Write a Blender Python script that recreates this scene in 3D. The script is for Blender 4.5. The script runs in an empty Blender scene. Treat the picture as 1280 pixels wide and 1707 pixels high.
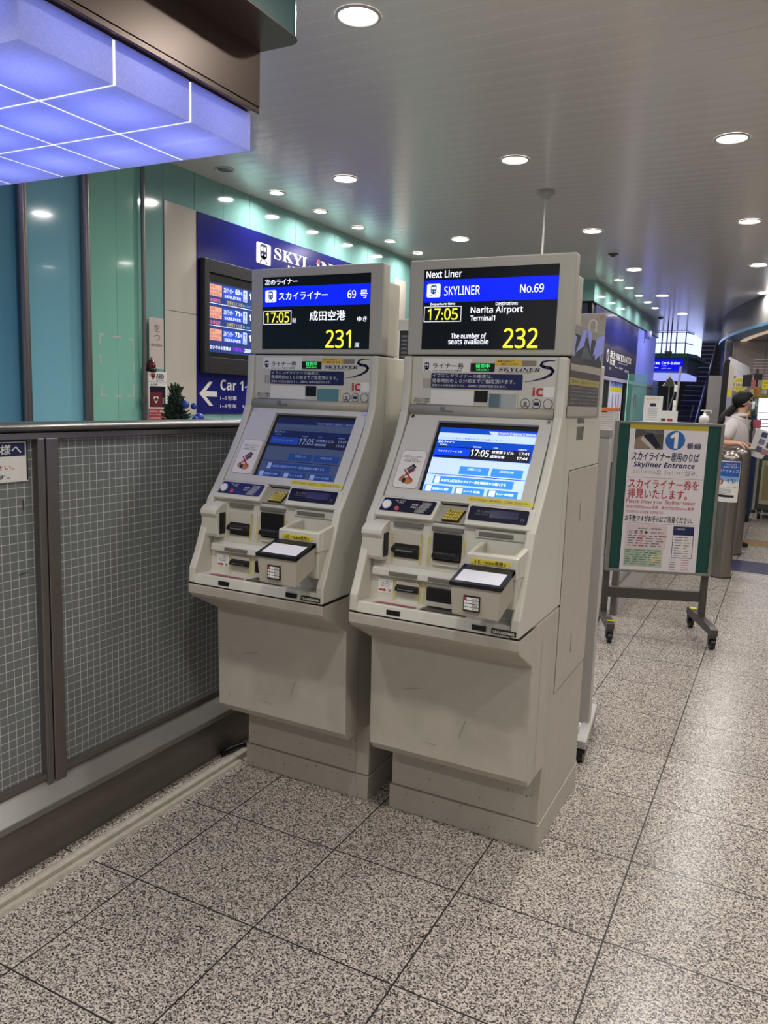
import bpy, bmesh, math, random
from mathutils import Vector, Matrix
random.seed(7)
S = bpy.context.scene
COL = S.collection
PI = math.pi

# ------------------------------------------------------------------ camera
cd = bpy.data.cameras.new('camera'); cam = bpy.data.objects.new('camera', cd); COL.objects.link(cam)
cd.sensor_fit = 'HORIZONTAL'; cd.sensor_width = 36.0; cd.lens = 1295.07 / 1280 * 36.0
cd.clip_start = 0.05; cd.clip_end = 100
p, r, y = 0.14527474, -0.034237794, -0.472651559
fw = Vector((math.sin(y) * math.cos(p), math.cos(y) * math.cos(p), -math.sin(p)))
rt = Vector((math.cos(y), -math.sin(y), 0)); dn = fw.cross(rt)
R0 = math.cos(r) * rt + math.sin(r) * dn; D0 = -math.sin(r) * rt + math.cos(r) * dn
M = Matrix((R0, -D0, -fw)).transposed().to_4x4(); M.translation = (0, 0, 1.42)
cam.matrix_world = M
S.camera = cam

# ------------------------------------------------------------------ world, exposure
w = bpy.data.worlds.new('world'); S.world = w; w.use_nodes = True
bg = w.node_tree.nodes['Background']; bg.inputs[0].default_value = (0.82, 0.82, 0.85, 1); bg.inputs[1].default_value = 0.36
S.view_settings.view_transform = 'Standard'; S.view_settings.look = 'None'
S.view_settings.exposure = 0.22; S.view_settings.gamma = 1.0
S.view_settings.use_curve_mapping = False
TILE_W = 0.11          # watts of the lamp inside one canopy tile
LAMP_W = 11.0          # watts of one ceiling downlight

ZC = 2.98             # ceiling height

# ------------------------------------------------------------------ materials
def lin(c):
    if isinstance(c, str):
        c = tuple(int(c[i:i + 2], 16) / 255 for i in (0, 2, 4))
    return tuple((v / 12.92 if v <= .04045 else ((v + .055) / 1.055) ** 2.4) for v in c)

MATS = {}
def mat(name, c='808080', rough=.5, metal=0., emit=0., spec=.5, noise=0., nscale=6., bump=0., bscale=80., coat=0., ecol=None):
    if name in MATS: return MATS[name]
    m = bpy.data.materials.new(name); m.use_nodes = True
    nt = m.node_tree; b = nt.nodes['Principled BSDF']
    col = lin(c) + (1,)
    b.inputs['Base Color'].default_value = col
    b.inputs['Roughness'].default_value = rough; b.inputs['Metallic'].default_value = metal
    b.inputs['Specular IOR Level'].default_value = spec
    b.inputs['Coat Weight'].default_value = coat
    if emit:
        b.inputs['Emission Color'].default_value = lin(ecol or c) + (1,); b.inputs['Emission Strength'].default_value = emit
    if noise or bump:
        tc = nt.nodes.new('ShaderNodeTexCoord')
    if noise:
        n = nt.nodes.new('ShaderNodeTexNoise'); n.inputs['Scale'].default_value = nscale; n.inputs['Detail'].default_value = 5
        nt.links.new(tc.outputs['Object'], n.inputs['Vector'])
        mx = nt.nodes.new('ShaderNodeMix'); mx.data_type = 'RGBA'
        mx.inputs['A'].default_value = tuple(v * (1 - noise) for v in col[:3]) + (1,)
        mx.inputs['B'].default_value = tuple(min(1, v * (1 + noise)) for v in col[:3]) + (1,)
        nt.links.new(n.outputs['Fac'], mx.inputs['Factor']); nt.links.new(mx.outputs['Result'], b.inputs['Base Color'])
    if bump:
        n2 = nt.nodes.new('ShaderNodeTexNoise'); n2.inputs['Scale'].default_value = bscale
        nt.links.new(tc.outputs['Object'], n2.inputs['Vector'])
        bp = nt.nodes.new('ShaderNodeBump'); bp.inputs['Strength'].default_value = bump; bp.inputs['Distance'].default_value = .01
        nt.links.new(n2.outputs['Fac'], bp.inputs['Height']); nt.links.new(bp.outputs['Normal'], b.inputs['Normal'])
    MATS[name] = m
    return m

def glass_mat(name, c, rough=.05, alpha=.4):
    m = mat(name, c, rough); b = m.node_tree.nodes['Principled BSDF']; b.inputs['Alpha'].default_value = alpha
    return m

def N(nt, t, **k):
    n = nt.nodes.new(t)
    for a, v in k.items(): setattr(n, a, v)
    return n
def math_(nt, op, a, b=None, c=None):
    n = nt.nodes.new('ShaderNodeMath'); n.operation = op
    for i, v in enumerate((a, b, c)):
        if v is None: continue
        if isinstance(v, (int, float)): n.inputs[i].default_value = v
        else: nt.links.new(v, n.inputs[i])
    return n.outputs[0]

def granite():
    m = bpy.data.materials.new('granite_tile'); m.use_nodes = True; nt = m.node_tree; b = nt.nodes['Principled BSDF']
    tc = N(nt, 'ShaderNodeTexCoord'); sep = N(nt, 'ShaderNodeSeparateXYZ'); nt.links.new(tc.outputs['Object'], sep.inputs[0])
    fx = math_(nt, 'FRACT', math_(nt, 'DIVIDE', math_(nt, 'ADD', sep.outputs[0], .307 + 41.95), .4195))
    fy = math_(nt, 'FRACT', math_(nt, 'DIVIDE', math_(nt, 'ADD', sep.outputs[1], -1.555 + 42.05), .4205))
    def edge(f): return math_(nt, 'SUBTRACT', .5, math_(nt, 'ABSOLUTE', math_(nt, 'SUBTRACT', f, .5)))
    e = math_(nt, 'MINIMUM', edge(fx), edge(fy))
    grout = math_(nt, 'LESS_THAN', e, .0055)
    v = N(nt, 'ShaderNodeTexVoronoi'); v.inputs['Scale'].default_value = 290; nt.links.new(tc.outputs['Object'], v.inputs['Vector'])
    sepc = N(nt, 'ShaderNodeSeparateColor'); nt.links.new(v.outputs['Color'], sepc.inputs[0])
    n = N(nt, 'ShaderNodeTexNoise'); n.inputs['Scale'].default_value = 110; n.inputs['Detail'].default_value = 4; nt.links.new(tc.outputs['Object'], n.inputs['Vector'])
    mixv = math_(nt, 'ADD', math_(nt, 'MULTIPLY', sepc.outputs[0], .62), math_(nt, 'MULTIPLY', n.outputs['Fac'], .45))
    cr = N(nt, 'ShaderNodeValToRGB'); nt.links.new(mixv, cr.inputs[0]); cr.color_ramp.interpolation = 'LINEAR'
    el = cr.color_ramp.elements; el[0].position = .26; el[0].color = (.022, .019, .019, 1); el[1].position = .80; el[1].color = (.64, .575, .49, 1)
    for pos, c in ((.37, (.085, .074, .072, 1)), (.46, (.25, .217, .203, 1)), (.58, (.41, .362, .322, 1))):
        q = el.new(pos); q.color = c
    n2 = N(nt, 'ShaderNodeTexNoise'); n2.inputs['Scale'].default_value = 1.3; nt.links.new(tc.outputs['Object'], n2.inputs['Vector'])
    hs = N(nt, 'ShaderNodeHueSaturation'); nt.links.new(cr.outputs[0], hs.inputs['Color'])
    nt.links.new(math_(nt, 'ADD', .88, math_(nt, 'MULTIPLY', n2.outputs['Fac'], .24)), hs.inputs['Value'])
    mx = N(nt, 'ShaderNodeMix', data_type='RGBA'); nt.links.new(grout, mx.inputs['Factor']); nt.links.new(hs.outputs[0], mx.inputs['A']); mx.inputs['B'].default_value = (.022, .02, .02, 1)
    nt.links.new(mx.outputs['Result'], b.inputs['Base Color'])
    nt.links.new(math_(nt, 'ADD', .17, math_(nt, 'MULTIPLY', n.outputs['Fac'], .16)), b.inputs['Roughness'])
    bp = N(nt, 'ShaderNodeBump'); bp.inputs['Strength'].default_value = .08; bp.inputs['Distance'].default_value = .002
    nt.links.new(math_(nt, 'SUBTRACT', n.outputs['Fac'], math_(nt, 'MULTIPLY', grout, 2.)), bp.inputs['Height']); nt.links.new(bp.outputs[0], b.inputs['Normal'])
    return m

def ceiling_mat():
    m = bpy.data.materials.new('ceiling_panel'); m.use_nodes = True; nt = m.node_tree; b = nt.nodes['Principled BSDF']
    tc = N(nt, 'ShaderNodeTexCoord'); sep = N(nt, 'ShaderNodeSeparateXYZ'); nt.links.new(tc.outputs['Object'], sep.inputs[0])
    f = math_(nt, 'FRACT', math_(nt, 'DIVIDE', math_(nt, 'ADD', sep.outputs[1], 12.8 - 3.248), .128))
    e = math_(nt, 'SUBTRACT', .5, math_(nt, 'ABSOLUTE', math_(nt, 'SUBTRACT', f, .5)))
    g = math_(nt, 'LESS_THAN', e, .022)
    mx = N(nt, 'ShaderNodeMix', data_type='RGBA'); nt.links.new(g, mx.inputs['Factor'])
    mx.inputs['A'].default_value = (.74, .705, .68, 1); mx.inputs['B'].default_value = (.80, .765, .74, 1)
    nt.links.new(mx.outputs['Result'], b.inputs['Base Color'])
    b.inputs['Roughness'].default_value = .2; b.inputs['Specular IOR Level'].default_value = .7; b.inputs['Metallic'].default_value = .05
    n = N(nt, 'ShaderNodeTexNoise'); n.inputs['Scale'].default_value = 2.2
    mp = N(nt, 'ShaderNodeMapping'); mp.inputs['Scale'].default_value = (.25, 4., 1); nt.links.new(tc.outputs['Object'], mp.inputs[0]); nt.links.new(mp.outputs[0], n.inputs['Vector'])
    # each panel is very slightly crowned across its width, so reflections stretch along the hall
    h = math_(nt, 'ADD', math_(nt, 'MULTIPLY', math_(nt, 'SINE', math_(nt, 'MULTIPLY', f, 6.2832)), .35), math_(nt, 'MULTIPLY', n.outputs['Fac'], .6))
    h = math_(nt, 'ADD', h, math_(nt, 'MULTIPLY', math_(nt, 'MINIMUM', e, .05), -12.))
    bp = N(nt, 'ShaderNodeBump'); bp.inputs['Strength'].default_value = .13; bp.inputs['Distance'].default_value = .006
    nt.links.new(h, bp.inputs['Height']); nt.links.new(bp.outputs[0], b.inputs['Normal'])
    return m

def mosaic_glass():
    m = bpy.data.materials.new('grid_glass'); m.use_nodes = True; nt = m.node_tree; b = nt.nodes['Principled BSDF']
    tc = N(nt, 'ShaderNodeTexCoord'); sep = N(nt, 'ShaderNodeSeparateXYZ'); nt.links.new(tc.outputs['Object'], sep.inputs[0])
    def ed(o): 
        f = math_(nt, 'FRACT', math_(nt, 'DIVIDE', math_(nt, 'ADD', o, 10), .0262))
        return math_(nt, 'SUBTRACT', .5, math_(nt, 'ABSOLUTE', math_(nt, 'SUBTRACT', f, .5)))
    e = math_(nt, 'MINIMUM', ed(sep.outputs[1]), ed(sep.outputs[2]))
    g = math_(nt, 'LESS_THAN', e, .038)
    mx = N(nt, 'ShaderNodeMix', data_type='RGBA'); nt.links.new(g, mx.inputs['Factor'])
    mx.inputs['A'].default_value = (.165, .178, .172, 1); mx.inputs['B'].default_value = (.50, .52, .50, 1)
    nt.links.new(mx.outputs['Result'], b.inputs['Base Color'])
    b.inputs['Roughness'].default_value = .22
    return m

def panel_glow():
    # washi-laminated glass: part diffuse, part light-transmitting
    m = bpy.data.materials.new('lit_washi_glass'); m.use_nodes = True; nt = m.node_tree; b = nt.nodes['Principled BSDF']; out = nt.nodes['Material Output']
    tc = N(nt, 'ShaderNodeTexCoord')
    n = N(nt, 'ShaderNodeTexNoise'); n.inputs['Scale'].default_value = 120; n.inputs['Detail'].default_value = 6; n.inputs['Distortion'].default_value = 2.5; nt.links.new(tc.outputs['Object'], n.inputs['Vector'])
    mx = N(nt, 'ShaderNodeMix', data_type='RGBA'); nt.links.new(n.outputs['Fac'], mx.inputs['Factor'])
    mx.inputs['A'].default_value = (.42, .44, .70, 1); mx.inputs['B'].default_value = (.85, .87, 1, 1)
    nt.links.new(mx.outputs['Result'], b.inputs['Base Color']); b.inputs['Roughness'].default_value = .3
    tr_ = N(nt, 'ShaderNodeBsdfTranslucent'); nt.links.new(mx.outputs['Result'], tr_.inputs['Color'])
    ms = N(nt, 'ShaderNodeMixShader'); ms.inputs[0].default_value = .6; nt.links.new(b.outputs[0], ms.inputs[1]); nt.links.new(tr_.outputs[0], ms.inputs[2]); nt.links.new(ms.outputs[0], out.inputs[0])
    return m

GRANITE, CEIL, GRID, GLOW = granite(), ceiling_mat(), mosaic_glass(), panel_glow()
CREAM = mat('cream_enamel', 'bdb8aa', .42, noise=.05, nscale=9)
CREAM2 = mat('cream_plastic', 'c9c6ba', .38, noise=.03, nscale=14)
CREAMD = mat('cream_scuffed', 'b5aea2', .5, noise=.09, nscale=22)
BLACK = mat('black_plastic', '101012', .35)
DARK = mat('dark_grey_plastic', '46443f', .5)
BAR = mat('label_bar_grey', '6d6a64', .5)
STEEL = mat('brushed_steel', '9a9590', .28, 1., noise=.12, nscale=30)
STEELD = mat('dark_steel', '8a8482', .34, .9, noise=.1, nscale=30)
CHROME = mat('chrome', 'd8d8d8', .12, 1.)
MIRROR = mat('mirror', 'c8ccc8', .03, 1.)
NAVY = mat('navy_print', '1a2152', .4)
NAVYD = mat('navy_panel', '15162e', .45, spec=.15)
WHITE = mat('white_print', 'e2e0da', .5)
YELLOW = mat('yellow_print', 'd8c63a', .5)
YELLOWT = mat('yellow_trim', 'c8b84e', .5)
REDP = mat('red_print', 'b0303a', .5)
BLKP = mat('black_print', '1a1a1e', .5)
GREYP = mat('grey_print', '707078', .5)
TEAL = mat('teal_glass', '86b6b0', .09, coat=.3, noise=.05, nscale=1.2)
TEALB = mat('blue_teal_glass', '8ccfe0', .10, coat=.3)
TEALD = mat('deep_teal_glass', '62a2ba', .10, coat=.3)
TEALG = mat('green_teal_glass', '94d6c2', .09, coat=.3)
CREAMW = mat('cream_wall_panel', 'c6c0b4', .16)
SIGNB = mat('sign_blue', '15196e', .22)
BROWN = mat('brown_metal', '64564d', .30, .55)
TEALS = mat('teal_enamel', '2f6a68', .25)
def em(name, c, s): return mat(name, c, .4, emit=s * .78, spec=.15)
E_WHITE = em('lit_white', 'f2f4ff', 1.0)
E_BLUE = em('lit_blue', '0a22ee', 1.0)
E_YEL = em('lit_yellow', 'f2ec3c', 1.0)
E_GRN = em('lit_green', '3ee070', 1.0)
E_DARK = mat('screen_black', '15161c', .12, coat=.3)
SKIN = mat('skin', 'd2a084', .5)
SHIRT = mat('white_shirt_cloth', 'cfc8c8', .8, noise=.06, nscale=20)
HAIR = mat('black_hair', '120f10', .62, spec=.3)
DSUIT = mat('black_cloth', '141318', .8)

# ------------------------------------------------------------------ mesh helpers
WL = {}
def wl(o): return WL.get(o.name, Vector((0, 0, 0)))
class MB:
    def __init__(s): s.v = []; s.f = []; s.m = []; s.mats = []; s.smooth = []
    def mi(s, m):
        if m not in s.mats: s.mats.append(m)
        return s.mats.index(m)
    def add(s, vs, fs, m, smooth=False):
        b = len(s.v); s.v += [tuple(v) for v in vs]; k = s.mi(m)
        for f in fs: s.f.append(tuple(b + i for i in f)); s.m.append(k); s.smooth.append(smooth)
        return s
    def box(s, x0, x1, y0, y1, z0, z1, m):
        vs = [(x, y, z) for x in (x0, x1) for y in (y0, y1) for z in (z0, z1)]
        return s.add(vs, [(0, 1, 3, 2), (4, 6, 7, 5), (0, 4, 5, 1), (2, 3, 7, 6), (0, 2, 6, 4), (1, 5, 7, 3)], m)
    def prism(s, prof, a, b, m, axis='x', smooth=False):
        # profile polygon in the two other axes, extruded from a to b along axis
        n = len(prof)
        def P(u, w, t): return {'x': (t, u, w), 'y': (u, t, w), 'z': (u, w, t)}[axis]
        vs = [P(u, w, a) for u, w in prof] + [P(u, w, b) for u, w in prof]
        fs = [tuple(range(n)), tuple(range(2 * n - 1, n - 1, -1))]
        s.add(vs, fs, m); k = len(s.v) - 2 * n; mi = s.mi(m)
        for i in range(n):
            j = (i + 1) % n; s.f.append((k + i, k + n + i, k + n + j, k + j)); s.m.append(mi); s.smooth.append(smooth)
        return s
    def hexa(s, p8, m):
        # bottom 4 then top 4, each in ring order
        return s.add(p8, [(3, 2, 1, 0), (4, 5, 6, 7), (0, 1, 5, 4), (1, 2, 6, 5), (2, 3, 7, 6), (3, 0, 4, 7)], m)
    def tube(s, a, b, r0, m, r1=None, n=16, caps=True):
        a, b = Vector(a), Vector(b); r1 = r0 if r1 is None else r1
        d = (b - a).normalized(); u = d.orthogonal().normalized(); w = d.cross(u)
        vs = [a + r0 * (math.cos(2 * PI * i / n) * u + math.sin(2 * PI * i / n) * w) for i in range(n)] + \
             [b + r1 * (math.cos(2 * PI * i / n) * u + math.sin(2 * PI * i / n) * w) for i in range(n)]
        s.add(vs, [(i, (i + 1) % n, n + (i + 1) % n, n + i) for i in range(n)], m, True)
        if caps: s.add(vs, [tuple(range(n - 1, -1, -1)), tuple(range(n, 2 * n))], m)
        return s
    def lathe(s, cx, cy, prof, m, n=32, smooth=True):
        b = []
        for rr, z in prof: b += [(cx + rr * math.cos(2 * PI * i / n), cy + rr * math.sin(2 * PI * i / n), z) for i in range(n)]
        fs = []
        for k in range(len(prof) - 1):
            for i in range(n):
                j = (i + 1) % n; fs.append((k * n + i, k * n + j, (k + 1) * n + j, (k + 1) * n + i))
        return s.add(b, fs, m, smooth)
    def path(s, pts, r, m, n=8):
        pts = [Vector(q) for q in pts]
        for i in range(len(pts) - 1): s.tube(pts[i], pts[i + 1], r, m, n=n)
        return s
    def build(s, name, parent=None, bevel=0., seg=2, local=False, label=None, sub=0, solid=None):
        me = bpy.data.meshes.new(name); off = Vector((0, 0, 0)) if (parent is None or local) else wl(parent)
        me.from_pydata([Vector(v) - off for v in s.v], [], s.f)
        for m in s.mats: me.materials.append(m)
        me.polygons.foreach_set('material_index', s.m); me.polygons.foreach_set('use_smooth', s.smooth); me.update()
        bm = bmesh.new(); bm.from_mesh(me); bmesh.ops.recalc_face_normals(bm, faces=bm.faces) if not getattr(s, 'flat', False) else None
        bm.to_mesh(me); bm.free()
        o = bpy.data.objects.new(name, me); COL.objects.link(o)
        if parent is not None: o.parent = parent
        WL[o.name] = off
        if bevel:
            md = o.modifiers.new('bevel', 'BEVEL'); md.width = bevel; md.segments = seg; md.limit_method = 'ANGLE'; md.angle_limit = math.radians(40)
        if sub: 
            md = o.modifiers.new('sub', 'SUBSURF'); md.levels = sub; md.render_levels = sub
        if label: o['label'] = label
        return o

def thing(name, label, cat, loc=(0, 0, 0), rotz=0, group=None):
    o = bpy.data.objects.new(name, None); COL.objects.link(o); o.location = loc; o.rotation_euler = (0, 0, rotz)
    o.empty_display_size = .05; o['label'] = label; o['category'] = cat
    if group: o['group'] = group
    WL[o.name] = Vector(loc)
    return o
def tag(o, label, cat, group=None):
    o['label'] = label; o['category'] = cat
    if group: o['group'] = group
    return o
def struct(o): o['kind'] = 'structure'; return o

# mathematical letter forms give serif, bold, italic and typewriter faces of the built-in font
def face(t, U, l, d):
    o = ''
    for c in t:
        if 'A' <= c <= 'Z': o += chr(U + ord(c) - 65)
        elif 'a' <= c <= 'z': o += chr(l + ord(c) - 97)
        elif '0' <= c <= '9' and d: o += chr(d + ord(c) - 48)
        else: o += c
    return o
def serif(t): return face(t, 0x1D400, 0x1D41A, 0x1D7CE)
def serifi(t): return face(t, 0x1D468, 0x1D482, 0x1D7CE)
def sansb(t): return face(t, 0x1D5D4, 0x1D5EE, 0x1D7EC)
def sansbi(t): return face(t, 0x1D63C, 0x1D656, 0x1D7EC)
def sans(t): return face(t, 0x1D5A0, 0x1D5BA, 0x1D7E2)
def wide(t): return ''.join(chr(ord(c) + 0xFEE0) if '!' <= c <= '~' else ('\u3000' if c == ' ' else c) for c in t)

TCACHE = {}
def glyphs(t):
    if t in TCACHE: return TCACHE[t]
    c = bpy.data.curves.new('txt', 'FONT'); c.body = t; c.size = 1; c.resolution_u = 2
    o = bpy.data.objects.new('txt', c); COL.objects.link(o)
    dg = bpy.context.evaluated_depsgraph_get(); me = bpy.data.meshes.new_from_object(o.evaluated_get(dg))
    vs = [(v.co.x, v.co.y) for v in me.vertices]; fs = [tuple(q.vertices) for q in me.polygons]
    bpy.data.objects.remove(o); bpy.data.curves.remove(c); bpy.data.meshes.remove(me)
    TCACHE[t] = (vs, fs)
    return vs, fs

class G:
    """flat printed or lit graphics in a plane: origin, right and up vectors; higher layer lies further out"""
    def __init__(s, o, u, v, step=.0004, base=.0006, fn=None):
        s.o, s.u, s.v = Vector(o), Vector(u).normalized(), Vector(v).normalized(); s.n = s.u.cross(s.v); s.step, s.base = step, base
        s.mb = MB(); s.mb.flat = True; s.fn = fn
    def P(s, x, y, l):
        if s.fn: return s.fn(x, y, s.base + s.step * l)
        return s.o + x * s.u + y * s.v + (s.base + s.step * l) * s.n
    def poly(s, pts, m, l=0): s.mb.add([s.P(a, b, l) for a, b in pts], [tuple(range(len(pts)))], m); return s
    def rect(s, x0, y0, x1, y1, m, l=0):
        if s.fn:
            k = 12
            for i in range(k): s.poly([(x0 + (x1 - x0) * a / k, b) for a, b in ((i, y0), (i + 1, y0), (i + 1, y1), (i, y1))], m, l)
            return s
        return s.poly([(x0, y0), (x1, y0), (x1, y1), (x0, y1)], m, l)
    def rr(s, x0, y0, x1, y1, rad, m, l=0):
        pts = []
        for cx, cy, a0 in ((x1 - rad, y0 + rad, -90), (x1 - rad, y1 - rad, 0), (x0 + rad, y1 - rad, 90), (x0 + rad, y0 + rad, 180)):
            for k in range(5):
                a = math.radians(a0 + 22.5 * k); pts.append((cx + rad * math.cos(a), cy + rad * math.sin(a)))
        return s.poly(pts, m, l)
    def disc(s, cx, cy, rx, m, l=0, ry=None, n=28):
        ry = ry or rx; return s.poly([(cx + rx * math.cos(2 * PI * i / n), cy + ry * math.sin(2 * PI * i / n)) for i in range(n)], m, l)
    def frame(s, x0, y0, x1, y1, t, m, l=0):
        s.rect(x0, y0, x1, y0 + t, m, l); s.rect(x0, y1 - t, x1, y1, m, l); s.rect(x0, y0 + t, x0 + t, y1 - t, m, l); return s.rect(x1 - t, y0 + t, x1, y1 - t, m, l)
    def line(s, x0, y0, x1, y1, t, m, l=0):
        d = Vector((x1 - x0, y1 - y0)).normalized() * t / 2; q = Vector((-d.y, d.x))
        return s.poly([(x0 - q.x, y0 - q.y), (x1 - q.x, y1 - q.y), (x1 + q.x, y1 + q.y), (x0 + q.x, y0 + q.y)], m, l)
    def text(s, t, x0, y0, x1, y1, m, l=1, bold=0, shear=0):
        vs, fs = glyphs(t)
        if not vs: return s
        ax, bx = min(v[0] for v in vs), max(v[0] for v in vs); ay, by = min(v[1] for v in vs), max(v[1] for v in vs)
        kx = (x1 - x0) / max(bx - ax, 1e-6); ky = (y1 - y0) / max(by - ay, 1e-6)
        bold *= .45
        for kk, (dx, dy) in enumerate(((0, 0),) if not bold else ((-bold, -bold * .6), (bold, -bold * .6), (bold, bold * .6), (-bold, bold * .6))):
            s.mb.add([s.P(x0 + (a - ax) * kx + dx + shear * (b - ay) * ky, y0 + (b - ay) * ky + dy, l + .2 * kk) for a, b in vs], fs, m)
        return s
    def build(s, name, parent, local=False, label=None): return s.mb.build(name, parent, local=local, label=label)

def train_icon(g, x0, y0, x1, y1, body, win, l=1):
    W_, H_ = x1 - x0, y1 - y0
    def X(a): return x0 + a * W_
    def Y(a): return y0 + a * H_
    g.rr(X(.2), Y(.24), X(.8), Y(1), .14 * W_, body, l)
    g.poly([(X(.2), Y(.42)), (X(.8), Y(.42)), (X(.62), Y(.18)), (X(.38), Y(.18))], body, l)
    g.rr(X(.28), Y(.62), X(.48), Y(.86), .05 * W_, win, l + 1); g.rr(X(.52), Y(.62), X(.72), Y(.86), .05 * W_, win, l + 1)
    g.disc(X(.36), Y(.42), .05 * W_, win, l + 1); g.disc(X(.64), Y(.42), .05 * W_, win, l + 1)
    g.line(X(.34), Y(.16), X(.18), Y(0), .07 * W_, body, l); g.line(X(.66), Y(.16), X(.82), Y(0), .07 * W_, body, l)

# ================================================================== SETTING
struct(MB().box(-7, 6, -7, 30, -.2, 0, GRANITE).build('floor'))
struct(MB().box(-7, 6, -7, 20.2, ZC, ZC + .25, CEIL).build('ceiling'))
mr = mat('right_wall_panel', 'a8a39a', .35)
struct(MB().box(4.6, 4.8, -7, 30, 0, ZC, mr).build('wall_right'))
# left wall: the shell, the glazed part, the tiled part
XW = -3.964
wl_ = struct(MB().box(XW - .25, XW - .012, -7, 10.2, 0, ZC, mat('wall_shell', '3f6a6a', .5)).build('wall_left'))
g = MB()
g.box(XW - .012, XW, -7, 2.2, 0, ZC, TEALD); g.box(XW - .012, XW, 2.2, 3.123, 0, ZC, TEALD)
g.box(XW - .012, XW, 3.123, 3.574, 0, ZC, TEALB)
g.box(XW - .012, XW, 3.574, 3.822, 0, ZC, TEALG); g.box(XW - .012, XW, 3.824, 4.062, 0, ZC, TEALG)
struct(g.build('window_1'))
g = MB()
ys = [4.062, 4.253] + [4.571 + .3275 * k for k in range(18)]
for a, b in zip(ys, ys[1:]):
    g.box(XW - .012, XW, a + .002, b - .002, 0, ZC, TEAL)
struct(g.build('wall_left_cladding'))
wp = MB()
wp.box(XW, XW + .008, 4.256, 4.585, 1.25, 1.982, CREAMW).box(XW, XW + .008, 4.256, 4.585, 1.986, 2.72, CREAMW)
struct(wp.build('trim_1', bevel=.001))
wp = MB().box(XW, XW + .008, 7.80, 8.09, 1.25, 2.72, CREAMW)
struct(wp.build('trim_2', bevel=.001))
for k, yy in enumerate((3.100, 3.547, 4.030)):
    o = MB().tube((XW + .03, yy, 0), (XW + .03, yy, ZC), .027 if k < 2 else .014, STEELD, n=20).build('glazing_post')
    tag(o, ['round steel glazing post at the left edge of the blue glass', 'round steel glazing post between blue glass and green glass', 'thin steel glazing post just left of the AED cabinet'][k], 'post', 'steel posts of the glass wall')
# bracket marks on the green glass door
SIL = mat('silver_tape', 'd8dedc', .3, .2)
gm_ = thing('corner_marks', 'dashed silver bracket marks stuck on the green glass door', 'sticker', (XW, 3.815, 1.57))
t_ = .013
for rects in (((3.668, 1.70, 3.668 + t_, 1.771), (3.668 + t_, 1.758, 3.705, 1.771)), ((3.78, 1.752, 3.85, 1.765),), ((3.925, 1.745, 3.952, 1.758), (3.952, 1.69, 3.965, 1.758)),
              ((3.668, 1.57, 3.681, 1.635),), ((3.952, 1.54, 3.965, 1.60),), ((3.67, 1.37, 3.683, 1.44), (3.683, 1.37, 3.73, 1.383)), ((3.785, 1.368, 3.85, 1.381),), ((3.90, 1.37, 3.952, 1.383), (3.952, 1.37, 3.965, 1.45))):
    GL = G((XW, 0, 0), (0, 1, 0), (0, 0, 1), base=.001)
    for q_ in rects: GL.rect(*q_, SIL)
    GL.build('tape_mark', gm_)
# ---------------- second wall block further along the hall, with the big poster
X2 = -2.31
dkw = mat('dark_recess', '24272a', .3); mullw = mat('grey_frame', '7d7f86', .4)
struct(MB().box(-4.2, X2 - .075, 10.12, 13.46, 1.84, 2.70, mat('poster_wall', '3a3a50', .4)).build('wall_back_left'))
struct(MB().box(-4.2, X2 - .45, 10.12, 17.0, 0, 1.77, dkw).build('wall_office'))
o = MB().box(-4.2, X2, 10.1, 15.6, 2.72, ZC, TEAL).build('trim_3'); struct(o)
struct(MB().box(-4.2, X2 + .004, 10.095, 15.6, 2.705, 2.72, BLACK).build('trim_4'))
struct(MB().box(X2 - .06, X2 - .02, 10.12, 10.22, 0, 2.705, BLACK).build('trim_5'))

# ================================================================== DOWNLIGHTS
LENS = em('lamp_lens', 'fff6ea', 14.0); RIM = mat('lamp_rim', 'c8c6c2', .3)
OFF = mat('unlit_reflector', '5c5a56', .25, .8)
ORD = ['first', 'second', 'third', 'fourth', 'fifth', 'sixth', 'seventh', 'eighth']
def make_downlight(rad, lit):
    t = thing('ceiling_downlight', 'x', 'ceiling light')
    MB().lathe(0, 0, [(rad + .012, -.001), (rad + .012, -.006), (rad, -.008), (rad - .003, -.002)], RIM, n=36).build('rim', t, local=True)
    k = MB(); k.lathe(0, 0, [(rad - .001, -.003), (.0005, -.0045)], LENS if lit else OFF, n=36); k.build('lens', t, local=True)
    if lit:
        ld = bpy.data.lights.new('lamp', 'AREA'); ld.shape = 'DISK'; ld.size = rad * 1.9; ld.energy = LAMP_W * (1 if rad > .07 else .45); ld.color = (1, .965, .93); ld.spread = math.radians(165)
        lo = bpy.data.objects.new('lamp', ld); COL.objects.link(lo); lo.parent = t; lo.location = (0, 0, -.012)
    return t
def copy_tree(o, parent=None):
    c = o.copy(); COL.objects.link(c)
    if parent is not None: c.parent = parent
    for ch in o.children: copy_tree(ch, c)
    return c
big = make_downlight(.084, True); small = make_downlight(.056, True); dead = make_downlight(.056, False)
used = set()
def put(proto, x, yy, label, group):
    o = proto if proto.name not in used else copy_tree(proto)
    used.add(proto.name); o.location = (x, yy, ZC); o['label'] = label; o['group'] = group; o['category'] = 'ceiling light'
GRP = 'round ceiling downlights'
for row, (nm, x, yl) in enumerate((('left', -3.01, (5.09, 7.32)), ('middle', -1.738, (3.01, 5.09, 7.34, 9.5, 11.77, 14.05)), ('right', -.446, (5.14, 7.37, 9.56, 11.76)))):
    for i, yy in enumerate(yl):
        put(big, x, yy, 'lit round ceiling downlight, %s from the front in the %s lengthwise row' % (ORD[i], nm), GRP)
for i, yy in enumerate((5.242, 5.881, 6.537, 7.196, 7.859)):
    put(small, -3.715, yy, 'small lit downlight, %s from the left in the row along the teal wall' % ORD[i], GRP)
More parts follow.
